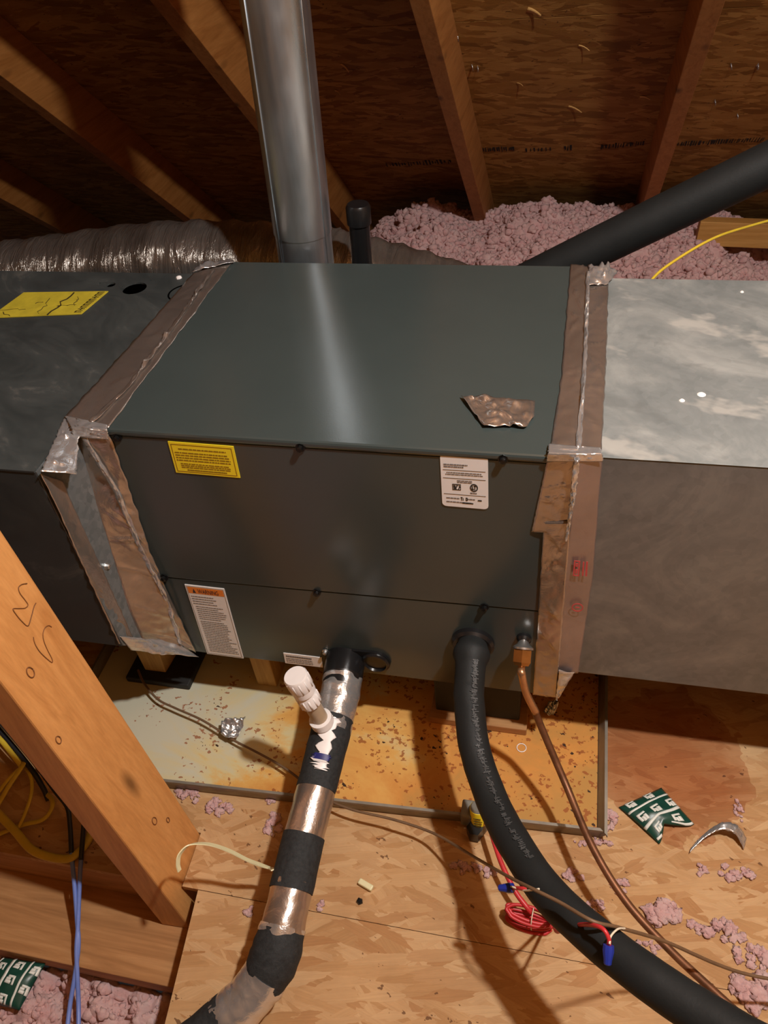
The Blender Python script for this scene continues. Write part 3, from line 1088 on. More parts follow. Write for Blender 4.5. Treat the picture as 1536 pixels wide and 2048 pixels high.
cr += crack((0.60, 0.02), (0.62, 0.98), 0.02) + crack((0.10, 0.8), (0.19, 0.98), 0.02, 3) + crack((0.62, 0.62), (0.80, 0.55), 0.010) + crack((0.3, 0.5), (0.42, 0.42), 0.010, 4) + crack((0.0, 0.72), (0.3, 0.7), 0.008)
cr += crack((0.44, 0.3), (0.5, 0.9), 0.008) + crack((0.74, 0.2), (0.80, 0.6), 0.009)
for i in range(9):
    v0 = 0.04 + i * 0.102
    k = rg.random()
    cr += [(0.90, v0, 0.975, v0 + 0.02), (0.90, v0, 0.915, v0 + 0.075), (0.90, v0 + 0.055, 0.975, v0 + 0.075)] if k < 0.6 else [(0.90, v0 + 0.02, 0.975, v0 + 0.045), (0.93, v0, 0.945, v0 + 0.075)]
printing('print', c, NZ, cr, 'print_brown', s, 0.0019)

# flange between furnace side and coil cabinet
flange = thing('transition_flange', (-0.055, -0.05, 0.2), 'galvanised transition strip between the furnace and the coil cabinet', 'flange')
hexa('flange_plate', [(-0.0595, -0.1025, 0.302), (-0.0595, 0.002, 0.163), (-0.0515, 0.002, 0.163), (-0.0575, -0.1025, 0.302),
                      (-0.0595, -0.1025, 0.690), (-0.0595, 0.002, 0.690), (-0.0515, 0.002, 0.690), (-0.0575, -0.1025, 0.690)], 'galvanised_flange', flange)
screw((-0.0565, -0.0608, 0.4564), 'zinc_screw', flange, (1, 0, 0), 0.005)

# ------------------------------------------------------------------ galvanised duct (right)
DX0, DX1, DY0, DY1, DB, DT = 0.676, 2.3, 0.006, 0.490, 0.228, 0.691
duct = thing('supply_duct', (1.5, 0.25, DB), 'galvanised rectangular supply duct with dusty top on the right', 'duct')
box('duct_body', (DX0, DY0, DB), (DX1, DY1, DT - 0.0015), 'galvanised_duct', duct, 0.002)
box('duct_top', (DX0, DY0 - 0.0008, DT - 0.0014), (DX1, DY1 + 0.0008, DT), 'dusty_zinc', duct, 0.0006)
for p, r in (((0.8292, 0.1553, 0.691), 0.006), ((0.8028, 0.1388, 0.691), 0.004), ((0.9119, 0.4504, 0.691), 0.003)):
    p = V(p)
    mk('paint_speck', *lathe_geo(p, p + Vector((0, 0, 0.0015)), [(0, r), (1, r * 0.6)], 9), 'label_white', duct)

# ------------------------------------------------------------------ foil tape over the joints
tl = thing('seam_tape', (-0.03, 0.1, 0.165), 'crinkled foil tape over the joint left of the coil cabinet', 'foil tape', 'foil tape over cabinet joints')
ribbon('tape_strip', [[(-0.0581, 0.4771, 0.692), (-0.0679, 0.2247, 0.692), (-0.079, 0.016, 0.692)], [(-0.0251, 0.5026, 0.692), (-0.0181, 0.2279, 0.692), (-0.0328, 0.0102, 0.692)], [(0.0033, 0.52, 0.692), (0.0033, 0.294, 0.692), (0.003, -0.0011, 0.692)]],
       90, 16, NZ, 'foil_tape', tl, 0.0022, 40, 0.003, 1, creases=7)
# over the coil's left front edge
ribbon('tape_strip', [[(-0.0565, 0.0012, 0.6824), (-0.0565, -0.0247, 0.5574), (-0.0565, -0.0388, 0.4594), (-0.0565, -0.0556, 0.3471), (-0.0565, -0.0574, 0.2627)],
                      [(-0.0357, -0.01, 0.6887), (-0.0181, -0.01, 0.5743), (-0.0204, -0.01, 0.4427), (-0.01, -0.01, 0.3346), (-0.0201, -0.01, 0.1909)],
                      [(0.0003, 0, 0.6837), (-0.0031, 0, 0.5669), (-0.0112, 0, 0.4372), (-0.01, 0, 0.3233), (-0.002, 0, 0.1597)]],
       110, 20, (0.55, -0.83, 0), 'foil_tape', tl, 0.0035, 36, 0.004, 2, creases=9)
# along the furnace corner
ribbon('tape_strip', [[(-0.051, -0.104, 0.6902), (-0.0508, -0.104, 0.6303), (-0.0568, -0.104, 0.5156), (-0.0634, -0.104, 0.3082)], [(-0.0565, -0.065, 0.6435), (-0.0565, -0.0683, 0.587), (-0.0565, -0.0701, 0.4802), (-0.0565, -0.075, 0.2765)]],
       90, 12, (0.7, -0.7, 0), 'foil_tape', tl, 0.0018, 40, 0.003, 3)
# bunched foil at the two upper corners
ribbon('tape_fold', [[(-0.0812, 0.0185, 0.69), (-0.0466, -0.106, 0.6941)], [(-0.049, 0.0068, 0.688), (-0.0164, -0.08, 0.6693)]], 30, 16, (0.5, -0.5, 0.7), 'foil_bright', tl, 0.006, 60, 0.003, 4, creases=6, lift=0.0045)
ribbon('tape_fold', [[(-0.0798, 0.0235, 0.692), (-0.0497, -0.008, 0.6954), (-0.0487, -0.013, 0.6828)], [(-0.0332, 0.0124, 0.694), (-0.0187, -0.008, 0.6957), (-0.0224, -0.01, 0.6787)], [(-0.0006, 0.0069, 0.693), (0.0051, -0.005, 0.6924), (-0.0003, -0.003, 0.6731)]], 24, 24, (0.1, -0.7, 0.7), 'foil_bright', tl, 0.004, 60, 0.003, 5, creases=6, lift=0.0045)
ribbon('tape_fold', [[(-0.0565, -0.0983, 0.3282), (-0.0565, -0.0898, 0.2786)], [(-0.0332, -0.008, 0.2086), (0.0051, -0.004, 0.157)]], 16, 30, (0.3, -0.9, -0.1), 'foil_bright', tl, 0.004, 60, 0.003, 6, creases=6, lift=0.0045)
ribbon('tape_fold', [[(-0.0602, 0.481, 0.69), (-0.0614, 0.4994, 0.69)], [(0.0116, 0.5203, 0.693), (-0.0081, 0.5386, 0.69)]], 8, 30, NZ, 'foil_bright', tl, 0.006, 60, 0.003, 7, lift=0.0045)

tr = thing('seam_tape', (0.68, 0.2, 0.165), 'crinkled foil tape over the joint between coil cabinet and metal duct', 'foil tape', 'foil tape over cabinet joints')
ribbon('tape_strip', [[(0.6378, 0.5357, 0.692), (0.6389, 0.1747, 0.692), (0.6324, 0.0069, 0.692)], [(0.6695, 0.5128, 0.699), (0.6701, 0.1923, 0.699), (0.6681, 0.0042, 0.697)]], 90, 12, NZ, 'foil_tape', tr, 0.0024, 40, 0.002, 8, creases=9)
ribbon('tape_strip', [[(0.668, 0.5035, 0.699), (0.6701, 0.1923, 0.699), (0.6668, 0.004, 0.697)], [(0.703, 0.484, 0.691), (0.7015, 0.2069, 0.691), (0.6977, 0.0115, 0.691)]], 90, 12, NZ, 'foil_tape', tr, 0.0024, 40, 0.002, 9, creases=7)
ribbon('tape_strip', [[(0.6313, 0, 0.6958), (0.615, 0, 0.5544)], [(0.6657, -0.004, 0.7001), (0.6677, -0.006, 0.5644)]], 50, 14, NY, 'foil_tape', tr, 0.0022, 40, 0.001, 10)
ribbon('tape_strip', [[(0.6313, 0, 0.5776), (0.6323, 0, 0.162)], [(0.6674, -0.007, 0.5882), (0.6723, -0.003, 0.1661)]], 80, 14, NY, 'foil_tape', tr, 0.0024, 40, 0.001, 11, lift=0.003, creases=8)
t4 = ribbon('tape_strip', [[(0.6679, -0.008, 0.7051), (0.6674, -0.008, 0.6259), (0.6652, -0.007, 0.4773), (0.6692, -0.004, 0.235)], [(0.6993, 0.006, 0.6947), (0.7015, 0.006, 0.6167), (0.7067, 0.006, 0.469), (0.7034, 0.006, 0.2281)]],
       90, 14, NY, 'foil_satin', tr, 0.0012, 30, 0.001, 12, creases=4)
ribbon('tape_fold', [[(0.6307, 0.0232, 0.693), (0.6308, -0.005, 0.6997), (0.6289, -0.002, 0.6831)], [(0.6664, 0.0151, 0.698), (0.6661, -0.009, 0.7042), (0.6652, -0.008, 0.691)], [(0.6955, 0.0212, 0.693), (0.6977, 0.001, 0.6995), (0.7002, 0.003, 0.6849)]], 20, 40, (0, -0.7, 0.7), 'foil_bright', tr, 0.003, 60, 0.003, 13, creases=6, lift=0.0045)
ribbon('tape_fold', [[(0.6678, 0.5148, 0.698), (0.6712, 0.4408, 0.699)], [(0.7183, 0.5004, 0.694), (0.7007, 0.4572, 0.692)]], 16, 20, NZ, 'foil_bright', tr, 0.009, 60, 0.003, 14, creases=7, lift=0.0045)
ribbon('tape_fold', [[(0.6715, -0.006, 0.2521), (0.6717, -0.004, 0.163)], [(0.6978, 0.002, 0.2395), (0.6767, 0.004, 0.1569)]], 16, 12, NY, 'foil_bright', tr, 0.004, 60, 0.003, 15, creases=5, lift=0.0045)
ribbon('tape_ridge', [[(0.6649, 0.4921, 0.7), (0.6671, 0.2445, 0.7), (0.6668, 0.1158, 0.7), (0.6641, 0.0076, 0.698)], [(0.6714, 0.4883, 0.702), (0.6728, 0.2416, 0.702), (0.6721, 0.1134, 0.702), (0.671, 0.0071, 0.699)]],
       120, 8, (0.1, -0.1, 1), 'foil_bright', tr, 0.007, 70, 0.003, 16, creases=12)
ribbon('tape_ridge', [[(0.6634, -0.01, 0.6999), (0.6635, -0.01, 0.6273), (0.6619, -0.009, 0.551)], [(0.6708, -0.01, 0.7005), (0.6699, -0.009, 0.627), (0.6646, -0.008, 0.5503)]], 60, 8, NY, 'foil_bright', tr, 0.006, 70, 0.003, 17, creases=8)
ribbon('tape_ridge', [[(-0.024, 0.4904, 0.694), (-0.0177, 0.2532, 0.694), (-0.017, 0.1007, 0.694), (-0.0339, 0.0074, 0.694)], [(-0.0169, 0.4886, 0.695), (-0.0095, 0.252, 0.695), (-0.0094, 0.0998, 0.695), (-0.0239, 0.0046, 0.695)]],
       110, 8, NZ, 'foil_tape', tl, 0.006, 60, 0.003, 18, creases=9)
ribbon('tape_ridge', [[(-0.0396, -0.013, 0.6853), (-0.0218, -0.013, 0.5766), (-0.0237, -0.013, 0.4454), (-0.0136, -0.013, 0.3375), (-0.0218, -0.013, 0.202)], [(-0.0304, -0.012, 0.6852), (-0.012, -0.012, 0.5767), (-0.0141, -0.012, 0.4455), (-0.0044, -0.012, 0.3378), (-0.0141, -0.012, 0.2022)]],
       110, 8, (0.55, -0.83, 0), 'foil_bright', tl, 0.007, 60, 0.003, 19, creases=9)
c = [(0.676, -0.006, 0.5145), (0.6978, -0.001, 0.509), (0.6993, -0.001, 0.4734), (0.6764, -0.006, 0.4788)]
printing('tape_print', c, NY, frame_rects(0.05, 0.05, 0.45, 0.95, 0.1, 0.06) + [(0.18, 0.2, 0.32, 0.4), (0.18, 0.55, 0.32, 0.8), (0.62, 0.08, 0.72, 0.9), (0.82, 0.05, 0.94, 0.9)], 'print_red', t4, 0.0042)
c = [(0.6789, -0.005, 0.4216), (0.6997, 0, 0.4167), (0.7001, 0, 0.3935), (0.6791, -0.005, 0.3984)]
ov = []
for i in range(16):
    a0, a1 = 2 * math.pi * i / 16, 2 * math.pi * (i + 1) / 16
    ov.append(([(0.5 + 0.42 * math.cos(a0), 0.5 + 0.42 * math.sin(a0)), (0.5 + 0.42 * math.cos(a1), 0.5 + 0.42 * math.sin(a1)),
                (0.5 + 0.34 * math.cos(a1), 0.5 + 0.32 * math.sin(a1)), (0.5 + 0.34 * math.cos(a0), 0.5 + 0.32 * math.sin(a0))],))
printing('tape_print', c, NY, ov + [(0.35, 0.45, 0.65, 0.55)], 'print_red', t4, 0.0042)

# ------------------------------------------------------------------ pipes behind the cabinets
pb0, pt0 = V((0.1193, 0.62, 0.6501)), V((0.1373, 0.62, 1.1008))
axis = (pt0 - pb0).normalized()
pbot = pb0 + axis * ((0.20 - pb0.z) / axis.z)
ptop = pb0 + axis * ((1.62 - pb0.z) / axis.z)
vent = thing('vent_pipe', pbot, 'round galvanised vent pipe rising behind the coil cabinet', 'vent pipe')
PR = 0.057
jz = (V((0.1511, 0.563, 0.7153)).z - pbot.z) / (ptop.z - pbot.z)
lathe('pipe_wall', pbot, ptop, [(0, PR - 0.002), (jz, PR - 0.002), (jz + 0.0005, PR), (1, PR)], 'galvanised_pipe', vent, 48)
for an in (-1.0, 0.80):
    view = Vector((0.65 - 0.13, -0.82 - 0.62, 0)).normalized()
    side = Vector((-view.y, view.x, 0))
    d = view * math.cos(an) + side * math.sin(an)
    vs, fs = tube_geo([pbot + d * (PR + 0.0005), ptop + d * (PR + 0.0005)], 0.0013, 8)
    mk('pipe_rib', vs, fs, 'galvanised_pipe', vent, True)  # thin raised line running the length of the pipe

sp, st = V((0.2217, 0.665, 0.6296)), V((0.2263, 0.665, 0.7449))
ax = (st - sp).normalized()
stub = thing('capped_pipe', sp - ax * 0.3, 'short capped black plastic pipe right of the vent pipe', 'pipe')
cyl('pipe_wall', sp - ax * 0.3, st, 0.0205, 'black_plastic', stub)
lathe('pipe_cap', st - ax * 0.035, st + ax * 0.004, [(0, 0.021), (0.02, 0.024), (0.85, 0.0245), (1, 0.021)], 'black_plastic', stub)

path = catmull([(-1.55, 0.83, 0.43), (-1.1, 0.82, 0.45), (-0.72, 0.815, 0.492), (-0.3, 0.815, 0.540), (0.0, 0.815, 0.537), (0.14, 0.82, 0.515), (0.35, 0.84, 0.445), (0.60, 0.90, 0.33), (0.78, 1.02, 0.16)], 28)
vs, fs = [], []
F = frames(path)
n = 40
for i, (p, (t, a, b)) in enumerate(zip(path, F)):
    for k in range(n):
        an = 2 * math.pi * k / n
        q = 0.100 + 0.0025 * math.cos(i * 2 * math.pi / 7) + 0.004 * noise.noise(Vector((math.cos(an) * 3, math.sin(an) * 3, i * 0.55))) + 0.003 * noise.noise(Vector((math.cos(an) * 9, math.sin(an) * 9, i * 0.9)))
        vs.append(p + a * (math.cos(an) * q) + b * (math.sin(an) * q))
for i in range(len(path) - 1):
    for k in range(n):
        k2 = (k + 1) % n
        fs.append((i * n + k, i * n + k2, (i + 1) * n + k2, (i + 1) * n + k))
fs += [tuple(range(n - 1, -1, -1)), tuple(range((len(path) - 1) * n, len(path) * n))]
prop(mk('flexible_duct', vs, fs, 'mylar_jacket', None, True), 'silver flexible duct running behind the furnace and vent pipe', 'flexible duct')

p0, p1 = (0.5068, 0.85, 0.4766), (1.8559, 0.85, 1.2321)
prop(tube('insulated_pipe', [p0, (0.7883, 0.85, 0.6352), (0.9884, 0.85, 0.7464), p1], 0.042, 'black_hose', None, 28), 'thick black insulated pipe slanting up to the right behind the cabinets', 'pipe')
prop(tube('yellow_wire', [(0.7747, 0.6, 0.6183), (0.8108, 0.66, 0.6286), (0.8952, 0.75, 0.642), (0.9815, 0.85, 0.6263), (1.0925, 0.95, 0.6117)], 0.0028, 'yellow_cable', None, 8),
     'thin yellow wire rising behind the galvanised duct', 'wire')

# ------------------------------------------------------------------ drain pan and supports
FR, FL, BR, BL = V(0.757, -0.158, 0.0), V(-0.27, -0.206, 0.0), V(0.752, 0.62, 0.0), V(-0.28, 0.60, 0.0)
pan = thing('drain_pan', (0.25, 0.2, 0.0), 'rust-stained metal drain pan under the cabinets', 'drain pan')
slab('pan_floor', [FL + V(0, 0, 0.0015), FR + V(0, 0, 0.0015), BR + V(0, 0, 0.0015), BL + V(0, 0, 0.0015)], 0.0015, (0, 0, 1), 'rusted_pan', pan)


def rim(a, b, out, flare):
    out = V(out)
    h = 0.032
    t = 0.0022
    prof = [(0, 0.0005), (flare, h), (flare + 0.005, h), (flare + 0.005, h - 0.006), (flare + 0.003, h - 0.006), (flare + 0.003, h - 0.002), (t + 0.002, 0.0005)]
    vs = []
    for p, e in ((a, -1), (b, 1)):
        dirv = (b - a).normalized()
        for o_, z in prof:
            vs.append(p + out * o_ + V(0, 0, z) + dirv * (e * o_))
    n = len(prof)
    fs = [tuple(range(n)), tuple(range(2 * n - 1, n - 1, -1))] + [(i, (i + 1) % n, n + (i + 1) % n, n + i) for i in range(n)]
    mk('pan_rim', vs, fs, 'pan_rim', pan)


rim(FL, FR, (0, -1, 0), 0.003)
rim(FR, BR, (1, 0, 0), 0.010)
rim(BR, BL, (0, 1, 0), 0.003)
rim(BL, FL, (-1, 0, 0), 0.003)

PF = 0.003
prop(box('shaded_pad', (-0.205, 0.012, PF), (-0.062, 0.11, 0.019), 'support_black', None, 0.003), 'dark pad under the wooden block below the furnace', 'pad')  # brown board pad, its shade put into the near-black colour
prop(hexa('wood_block', [(-0.170, 0.036, 0.019), (-0.122, 0.036, 0.019), (-0.115, 0.115, 0.019), (-0.170, 0.115, 0.019), (-0.172, 0.034, 0.3), (-0.104, 0.034, 0.3), (-0.104, 0.115, 0.3), (-0.172, 0.115, 0.3)], 'block_wood', None, 0.002),
     'tapered wooden block standing on the dark pad under the furnace', 'wood block', 'wood blocks under the cabinets')
prop(box('wood_block', (0.075, 0.047, PF), (0.117, 0.13, 0.16), 'block_wood', None, 0.002), 'pale wooden block under the coil cabinet below the warning sticker', 'wood block', 'wood blocks under the cabinets')
prop(box('wood_plank', (0.44, 0.012, PF), (0.625, 0.12, 0.022), 'joist_wood', None, 0.002), 'flat wooden plank in the pan under the dark block', 'plank')
prop(box('support_block', (0.45, 0.03, 0.022), (0.61, 0.115, 0.16), 'support_black', None, 0.003), 'dark block under the coil cabinet behind the black hose', 'block')
prop(box('wood_block', (1.5, 0.1, 0.0), (1.6, 0.4, 0.228), 'block_wood', None, 0.002), 'wooden block holding up the galvanised duct far right', 'wood block', 'wood blocks under the cabinets')

# ------------------------------------------------------------------ condensate drain
drain = thing('condensate_drain', (0.3, -0.2, 0.0), 'insulated condensate drain pipe with foil wraps and white cleanout', 'drain pipe')
DP = [V((0.2992, 0, 0.1956)), V((0.3014, -0.028, 0.1938)), V((0.3035, -0.0653, 0.187)), V((0.3032, -0.1409, 0.172)), V((0.3015, -0.2329, 0.155)), V((0.2988, -0.3094, 0.138)), V((0.2984, -0.3882, 0.122)), V((0.298, -0.441, 0.108)),
      V((0.2897, -0.4807, 0.088)), V((0.264, -0.5183, 0.064)), V((0.2282, -0.5543, 0.045)), V((0.1877, -0.5957, 0.036)), V((0.1427, -0.6372, 0.033))]
NS = 12
dpath = catmull(DP, NS)


def seg(name, a, b, r, mat, wob=0.0, sd=0, n=28):
    i0, i1 = int(round(a * NS)), int(round(b * NS))
    vs, fs = tube_geo(dpath[i0:i1 + 1], r, n, True, 1.0, wob, sd)
    o = mk(name, vs, fs, mat, drain, True)
    m = o.modifiers.new('edge', 'EDGE_SPLIT')
    m.split_angle = math.radians(50)
    return o


seg('port_collar', 0, 1.9, lambda t: 0.0355 if t < 0.7 else 0.034, 'black_plastic')
seg('foil_wrap', 1.3, 2.9, 0.0345, 'foil_bright', 0.0022, 1)
seg('foam_sleeve', 2.7, 4.0, lambda t: 0.0345 - 0.002 * t, 'black_foam', 0.0016, 2)
seg('foil_wrap', 3.9, 5.0, 0.0320, 'foil_tape', 0.0012, 3)
seg('foam_sleeve', 4.9, 5.9, 0.0335, 'black_foam', 0.0014, 4)
seg('foil_wrap', 5.75, 6.9, 0.0325, 'foil_tape', 0.0014, 5)
seg('foil_wrap', 6.72, 7.0, 0.0335, 'foil_bright', 0.005, 15)
seg('foam_sleeve', 6.85, 8.5, lambda t: 0.0335 + 0.004 * math.sin(math.pi * min(1, t * 1.1)), 'black_foam', 0.0016, 6)
seg('foil_wrap', 8.15, 9.9, 0.0345, 'foil_bright', 0.003, 7)
seg('foam_sleeve', 9.7, 12, 0.0345, 'black_foam', 0.001, 8)
# white tee seen through the torn sleeve, branch and cleanout
tb = dpath[int(3.05 * NS)]
top = V((0.2699, -0.1428, 0.338))
d = (top - tb).normalized()
L = (top - tb).length
up0 = tb + d * 0.030
lathe('tee_hub', tb + d * 0.012, tb + d * 0.052, [(0, 0.0165), (0.6, 0.017), (0.62, 0.0195), (0.97, 0.0195), (1, 0.015)], 'white_pvc', drain)
cyl('standpipe', tb + d * 0.045, tb + d * (L - 0.062), 0.0135, 'tan_pvc', drain)
lathe('cleanout_adapter', tb + d * (L - 0.075), tb + d * (L - 0.030), [(0, 0.0155), (0.05, 0.0178), (0.55, 0.018), (0.6, 0.0165), (0.72, 0.0165), (0.74, 0.0188), (1, 0.0188)], 'white_pvc', drain, 24)
ribs = []
ca = Vector((1, 0, 0)) - d * d.x
ca.normalize()
cb = d.cross(ca)
for i in range(12):
    a = 2 * math.pi * i / 12
    r_ = ca * math.cos(a) + cb * math.sin(a)
    p = tb + d * (L - 0.072) + r_ * 0.0175
    ribs.append(tube_geo([p, p + d * 0.022], 0.0016, 6))
    p = tb + d * (L - 0.028) + r_ * 0.0192
    ribs.append(tube_geo([p, p + d * 0.024], 0.0014, 6))
vs, fs = merge(ribs)
capo = lathe('cleanout_cap', tb + d * (L - 0.030), tb + d * L, [(0, 0.019), (0.1, 0.0198), (0.9, 0.0198), (1, 0.018)], 'white_pvc', drain, 32)
mk('grip_ribs', vs, fs, 'white_pvc', capo, True)['kind'] = 'stuff'


def patch(name, t0, t1, a0, a1, r, mat, jag=0.0, sd=0):
    """piece of shell on the upper side of the drain path; angles measured from up"""
    vs, fs = [], []
    i0, i1 = t0 * NS, t1 * NS
    nu, nv = 16, 12
    for i in range(nu + 1):
        f = i0 + (i1 - i0) * i / nu
        k = min(int(f), len(dpath) - 2)
        p = dpath[k].lerp(dpath[k + 1], f - k)
        t = (dpath[k + 1] - dpath[k]).normalized()
        up = (Vector((0, 0, 1)) - t * t.z).normalized()
        sd_ = t.cross(up)
        for j in range(nv + 1):
            w = j / nv
            j0 = jag * noise.noise(Vector((i * 0.5 + sd, 0, 0)))
            j1 = jag * noise.noise(Vector((i * 0.5 + sd, 7, 0)))
            a = math.radians((a0 + j0) + (a1 + j1 - a0 - j0) * w)
            vs.append(p + (up * math.cos(a) + sd_ * math.sin(a)) * r)
    m = nv + 1
    for i in range(nu):
        for j in range(nv):
            fs.append((i * m + j, i * m + j + 1, (i + 1) * m + j + 1, (i + 1) * m + j))
    o = mk(name, vs, fs, mat, drain, True)
    return solid(o, 0.0012, 0)


patch('tee_body', 2.78, 3.62, -26, 10, 0.0352, 'white_pvc', 22, 1)
patch('primer_stain', 3.48, 3.58, -30, 14, 0.0362, 'primer_blue', 18, 2)
patch('tee_body', 3.58, 3.74, -28, 4, 0.0350, 'white_pvc', 30, 5)
# nylon tie around the sleeve with its free tail
zp = dpath[int(5.72 * NS)]
tt = (dpath[int(5.72 * NS) + 1] - zp).normalized()
uu = (Vector((0, 0, 1)) - tt * tt.z).normalized()
ss = tt.cross(uu)
tail = catmull([zp - Vector((1, 0, 0)) * 0.030 + V(0, 0, 0.016), (0.2483, -0.3461, 0.1), (0.2216, -0.3507, 0.1257), (0.1914, -0.3519, 0.1559), (0.1664, -0.3577, 0.1798), (0.1466, -0.3698, 0.1955), (0.1372, -0.3858, 0.1965), (0.1376, -0.3983, 0.1907), (0.1406, -0.4049, 0.1829)], 8)
vs, fs = [], []
F = frames(tail)
for i, p in enumerate(tail):
    t = F[i][0]
    w = Vector((0.12, 0.55, -0.75))
    w = (w - t * w.dot(t)).normalized() * 0.0042
    nn = t.cross(w).normalized() * 0.0009
    vs += [p - w - nn, p + w - nn, p + w + nn, p - w + nn]
for i in range(len(tail) - 1):
    a = i * 4
    for k in range(4):
        fs.append((a + k, a + (k + 1) % 4, a + 4 + (k + 1) % 4, a + 4 + k))
fs += [(0, 1, 2, 3), (len(vs) - 4, len(vs) - 3, len(vs) - 2, len(vs) - 1)]
o = mk('nylon_tie', vs, fs, 'nylon_tie', drain)
o['label'] = 'curled cream nylon tie tail'

# ------------------------------------------------------------------ suction hose
hose = thing('suction_hose', (0.6, -0.25, 0.0), 'thick black insulated suction hose curving out of the coil cabinet', 'hose')
HP = [(0.5273, 0.02, 0.2701), (0.5297, -0.004, 0.2903), (0.5306, -0.03, 0.2935), (0.5319, -0.0597, 0.2841), (0.5348, -0.0962, 0.2613), (0.5523, -0.1626, 0.2266), (0.587, -0.2369, 0.2196), (0.627, -0.3096, 0.2423), (0.6775, -0.3829, 0.2758), (0.7379, -0.4396, 0.3088), (0.7931, -0.4817, 0.3364), (0.857, -0.5192, 0.3588), (0.9151, -0.5496, 0.383)]
hpath = catmull(HP, 10)
HR = 0.0245
vs, fs = tube_geo(hpath, lambda t: HR + (0.006 * math.exp(-((t - 0.17) / 0.035) ** 2) if t > 0.05 else -0.002), 28, True, 1.0, 0.0008, 3)
sleeve = mk('foam_sleeve', vs, fs, 'black_hose', hose, True)
# faded print along the sleeve, made of small strokes
rg = random.Random(21)
pr_ = []
F = frames(hpath)
camp = Vector((0.646, -0.818, 1.353))
i = 26.0
while i < 76:
    k = int(i)
    p = hpath[k].lerp(hpath[k + 1], i - k)
    t = F[k][0]
    vw = (camp - p)
    vw = (vw - t * vw.dot(t)).normalized()
    sd = t.cross(vw)
    nrm = (vw * 0.93 - sd * 0.30).normalized()
    tg = t.cross(nrm).normalized()
    if rg.random() < 0.78:
        for _ in range(rg.randint(2, 3)):
            c0 = p + nrm * (HR + 0.0012) + t * rg.uniform(-0.002, 0.002) + tg * rg.uniform(-0.003, 0.003)
            if rg.random() < 0.5:
                e0, e1 = tg * 0.0035, t * 0.0006
            else:
                e0, e1 = t * 0.0022, tg * 0.0007
            q = [c0 - e0 - e1, c0 + e0 - e1, c0 + e0 + e1, c0 - e0 + e1]
            pr_.append((q + [x + nrm * 0.0004 for x in q], HEX))
    i += 0.36
vs, fs = merge(pr_)
mk('sleeve_print', vs, fs, 'print_hose', sleeve)['kind'] = 'stuff'

# ------------------------------------------------------------------ copper liquid line
cu = thing('copper_line', (0.7, -0.2, 0.0), 'thin copper liquid line with a brass flare nut', 'copper line')
c0 = V((0.6121, 0, 0.3118))
ny = Vector((0, -1, 0))
lathe('rubber_plug', c0 + ny * -0.001, c0 + ny * 0.010, [(0, 0.012), (0.5, 0.012), (1, 0.008)], 'black_plastic', cu)
e1 = c0 + ny * 0.010
cd = (Vector((0, -0.75, -0.6))).normalized()
lathe('flare_collar', e1 - cd * 0.006, e1 + cd * 0.010, [(0, 0.006), (0.5, 0.010), (0.8, 0.0165), (1, 0.0165)], 'zinc_screw', cu)
lathe('flare_nut', e1 + cd * 0.010, e1 + cd * 0.036, [(0, 0.0148), (0.08, 0.0158), (0.8, 0.0158), (1, 0.0125)], 'brass', cu, 6, 20)
e2 = e1 + cd * 0.034
CP = [e2, e2 + cd * 0.014, (0.6134, -0.058, 0.2982), (0.6223, -0.064, 0.2542), (0.6404, -0.072, 0.2133)]
tube('bright_tube', CP, 0.0062, 'copper', cu, 14)
CP2 = [(0.6349, -0.069, 0.2248), (0.653, -0.082, 0.1801), (0.6973, -0.1417, 0.122), (0.7405, -0.2303, 0.112), (0.7909, -0.3018, 0.104), (0.8488, -0.3567, 0.102), (0.9037, -0.4036, 0.11), (0.9673, -0.456, 0.12)]
tube('aged_tube', CP2, 0.0060, 'aged_copper', cu, 14)

# ------------------------------------------------------------------ low-voltage wire, float switch, red leads
prop(tube('control_wire', [(-0.1784, 0.0269, 0.03), (-0.1527, -0.0006, 0.028), (-0.109, -0.0318, 0.026), (-0.0644, -0.0464, 0.026), (-0.004, -0.0626, 0.026), (0.0446, -0.0809, 0.024), (0.0808, -0.096, 0.022), (0.1388, -0.1159, 0.024), (0.2019, -0.1413, 0.028),
                           (0.2775, -0.1838, 0.038), (0.3386, -0.2041, 0.046), (0.4204, -0.2125, 0.05), (0.4926, -0.2298, 0.06), (0.567, -0.2873, 0.129), (0.6249, -0.3675, 0.2712), (0.6514, -0.3944, 0.3163), (0.6881, -0.414, 0.3361), (0.7248, -0.4376, 0.3593), (0.7589, -0.4282, 0.3289),
                           (0.8271, -0.393, 0.2189), (0.9018, -0.3827, 0.1474), (0.9516, -0.3794, 0.1206), (1.0186, -0.3738, 0.1058)], 0.0024, 'brown_wire', None, 8),
     'long brown control wire crossing the pan and the black hose', 'wire')
fs_o = thing('float_switch', (0.5566, -0.1941, 0), 'float switch with yellow label clipped on the pan rim', 'float switch')
fp = V((0.5499, -0.1721, 0.034))
box('clip', (fp.x - 0.022, fp.y - 0.012, 0.010), (fp.x + 0.010, fp.y + 0.020, 0.044), 'switch_grey', fs_o, 0.003)
b0 = V((0.5576, -0.1705, 0.062))
b1 = b0 + Vector((0.004, -0.012, -0.058))
lathe('switch_body', b0, b1, [(0, 0.012), (0.05, 0.0145), (0.9, 0.0145), (1, 0.012)], 'switch_grey', fs_o, 20)
lathe('label_band', b0.lerp(b1, 0.06), b0.lerp(b1, 0.60), [(0, 0.0146), (0.01, 0.0152), (0.99, 0.0152), (1, 0.0146)], 'label_yellow', fs_o, 20)
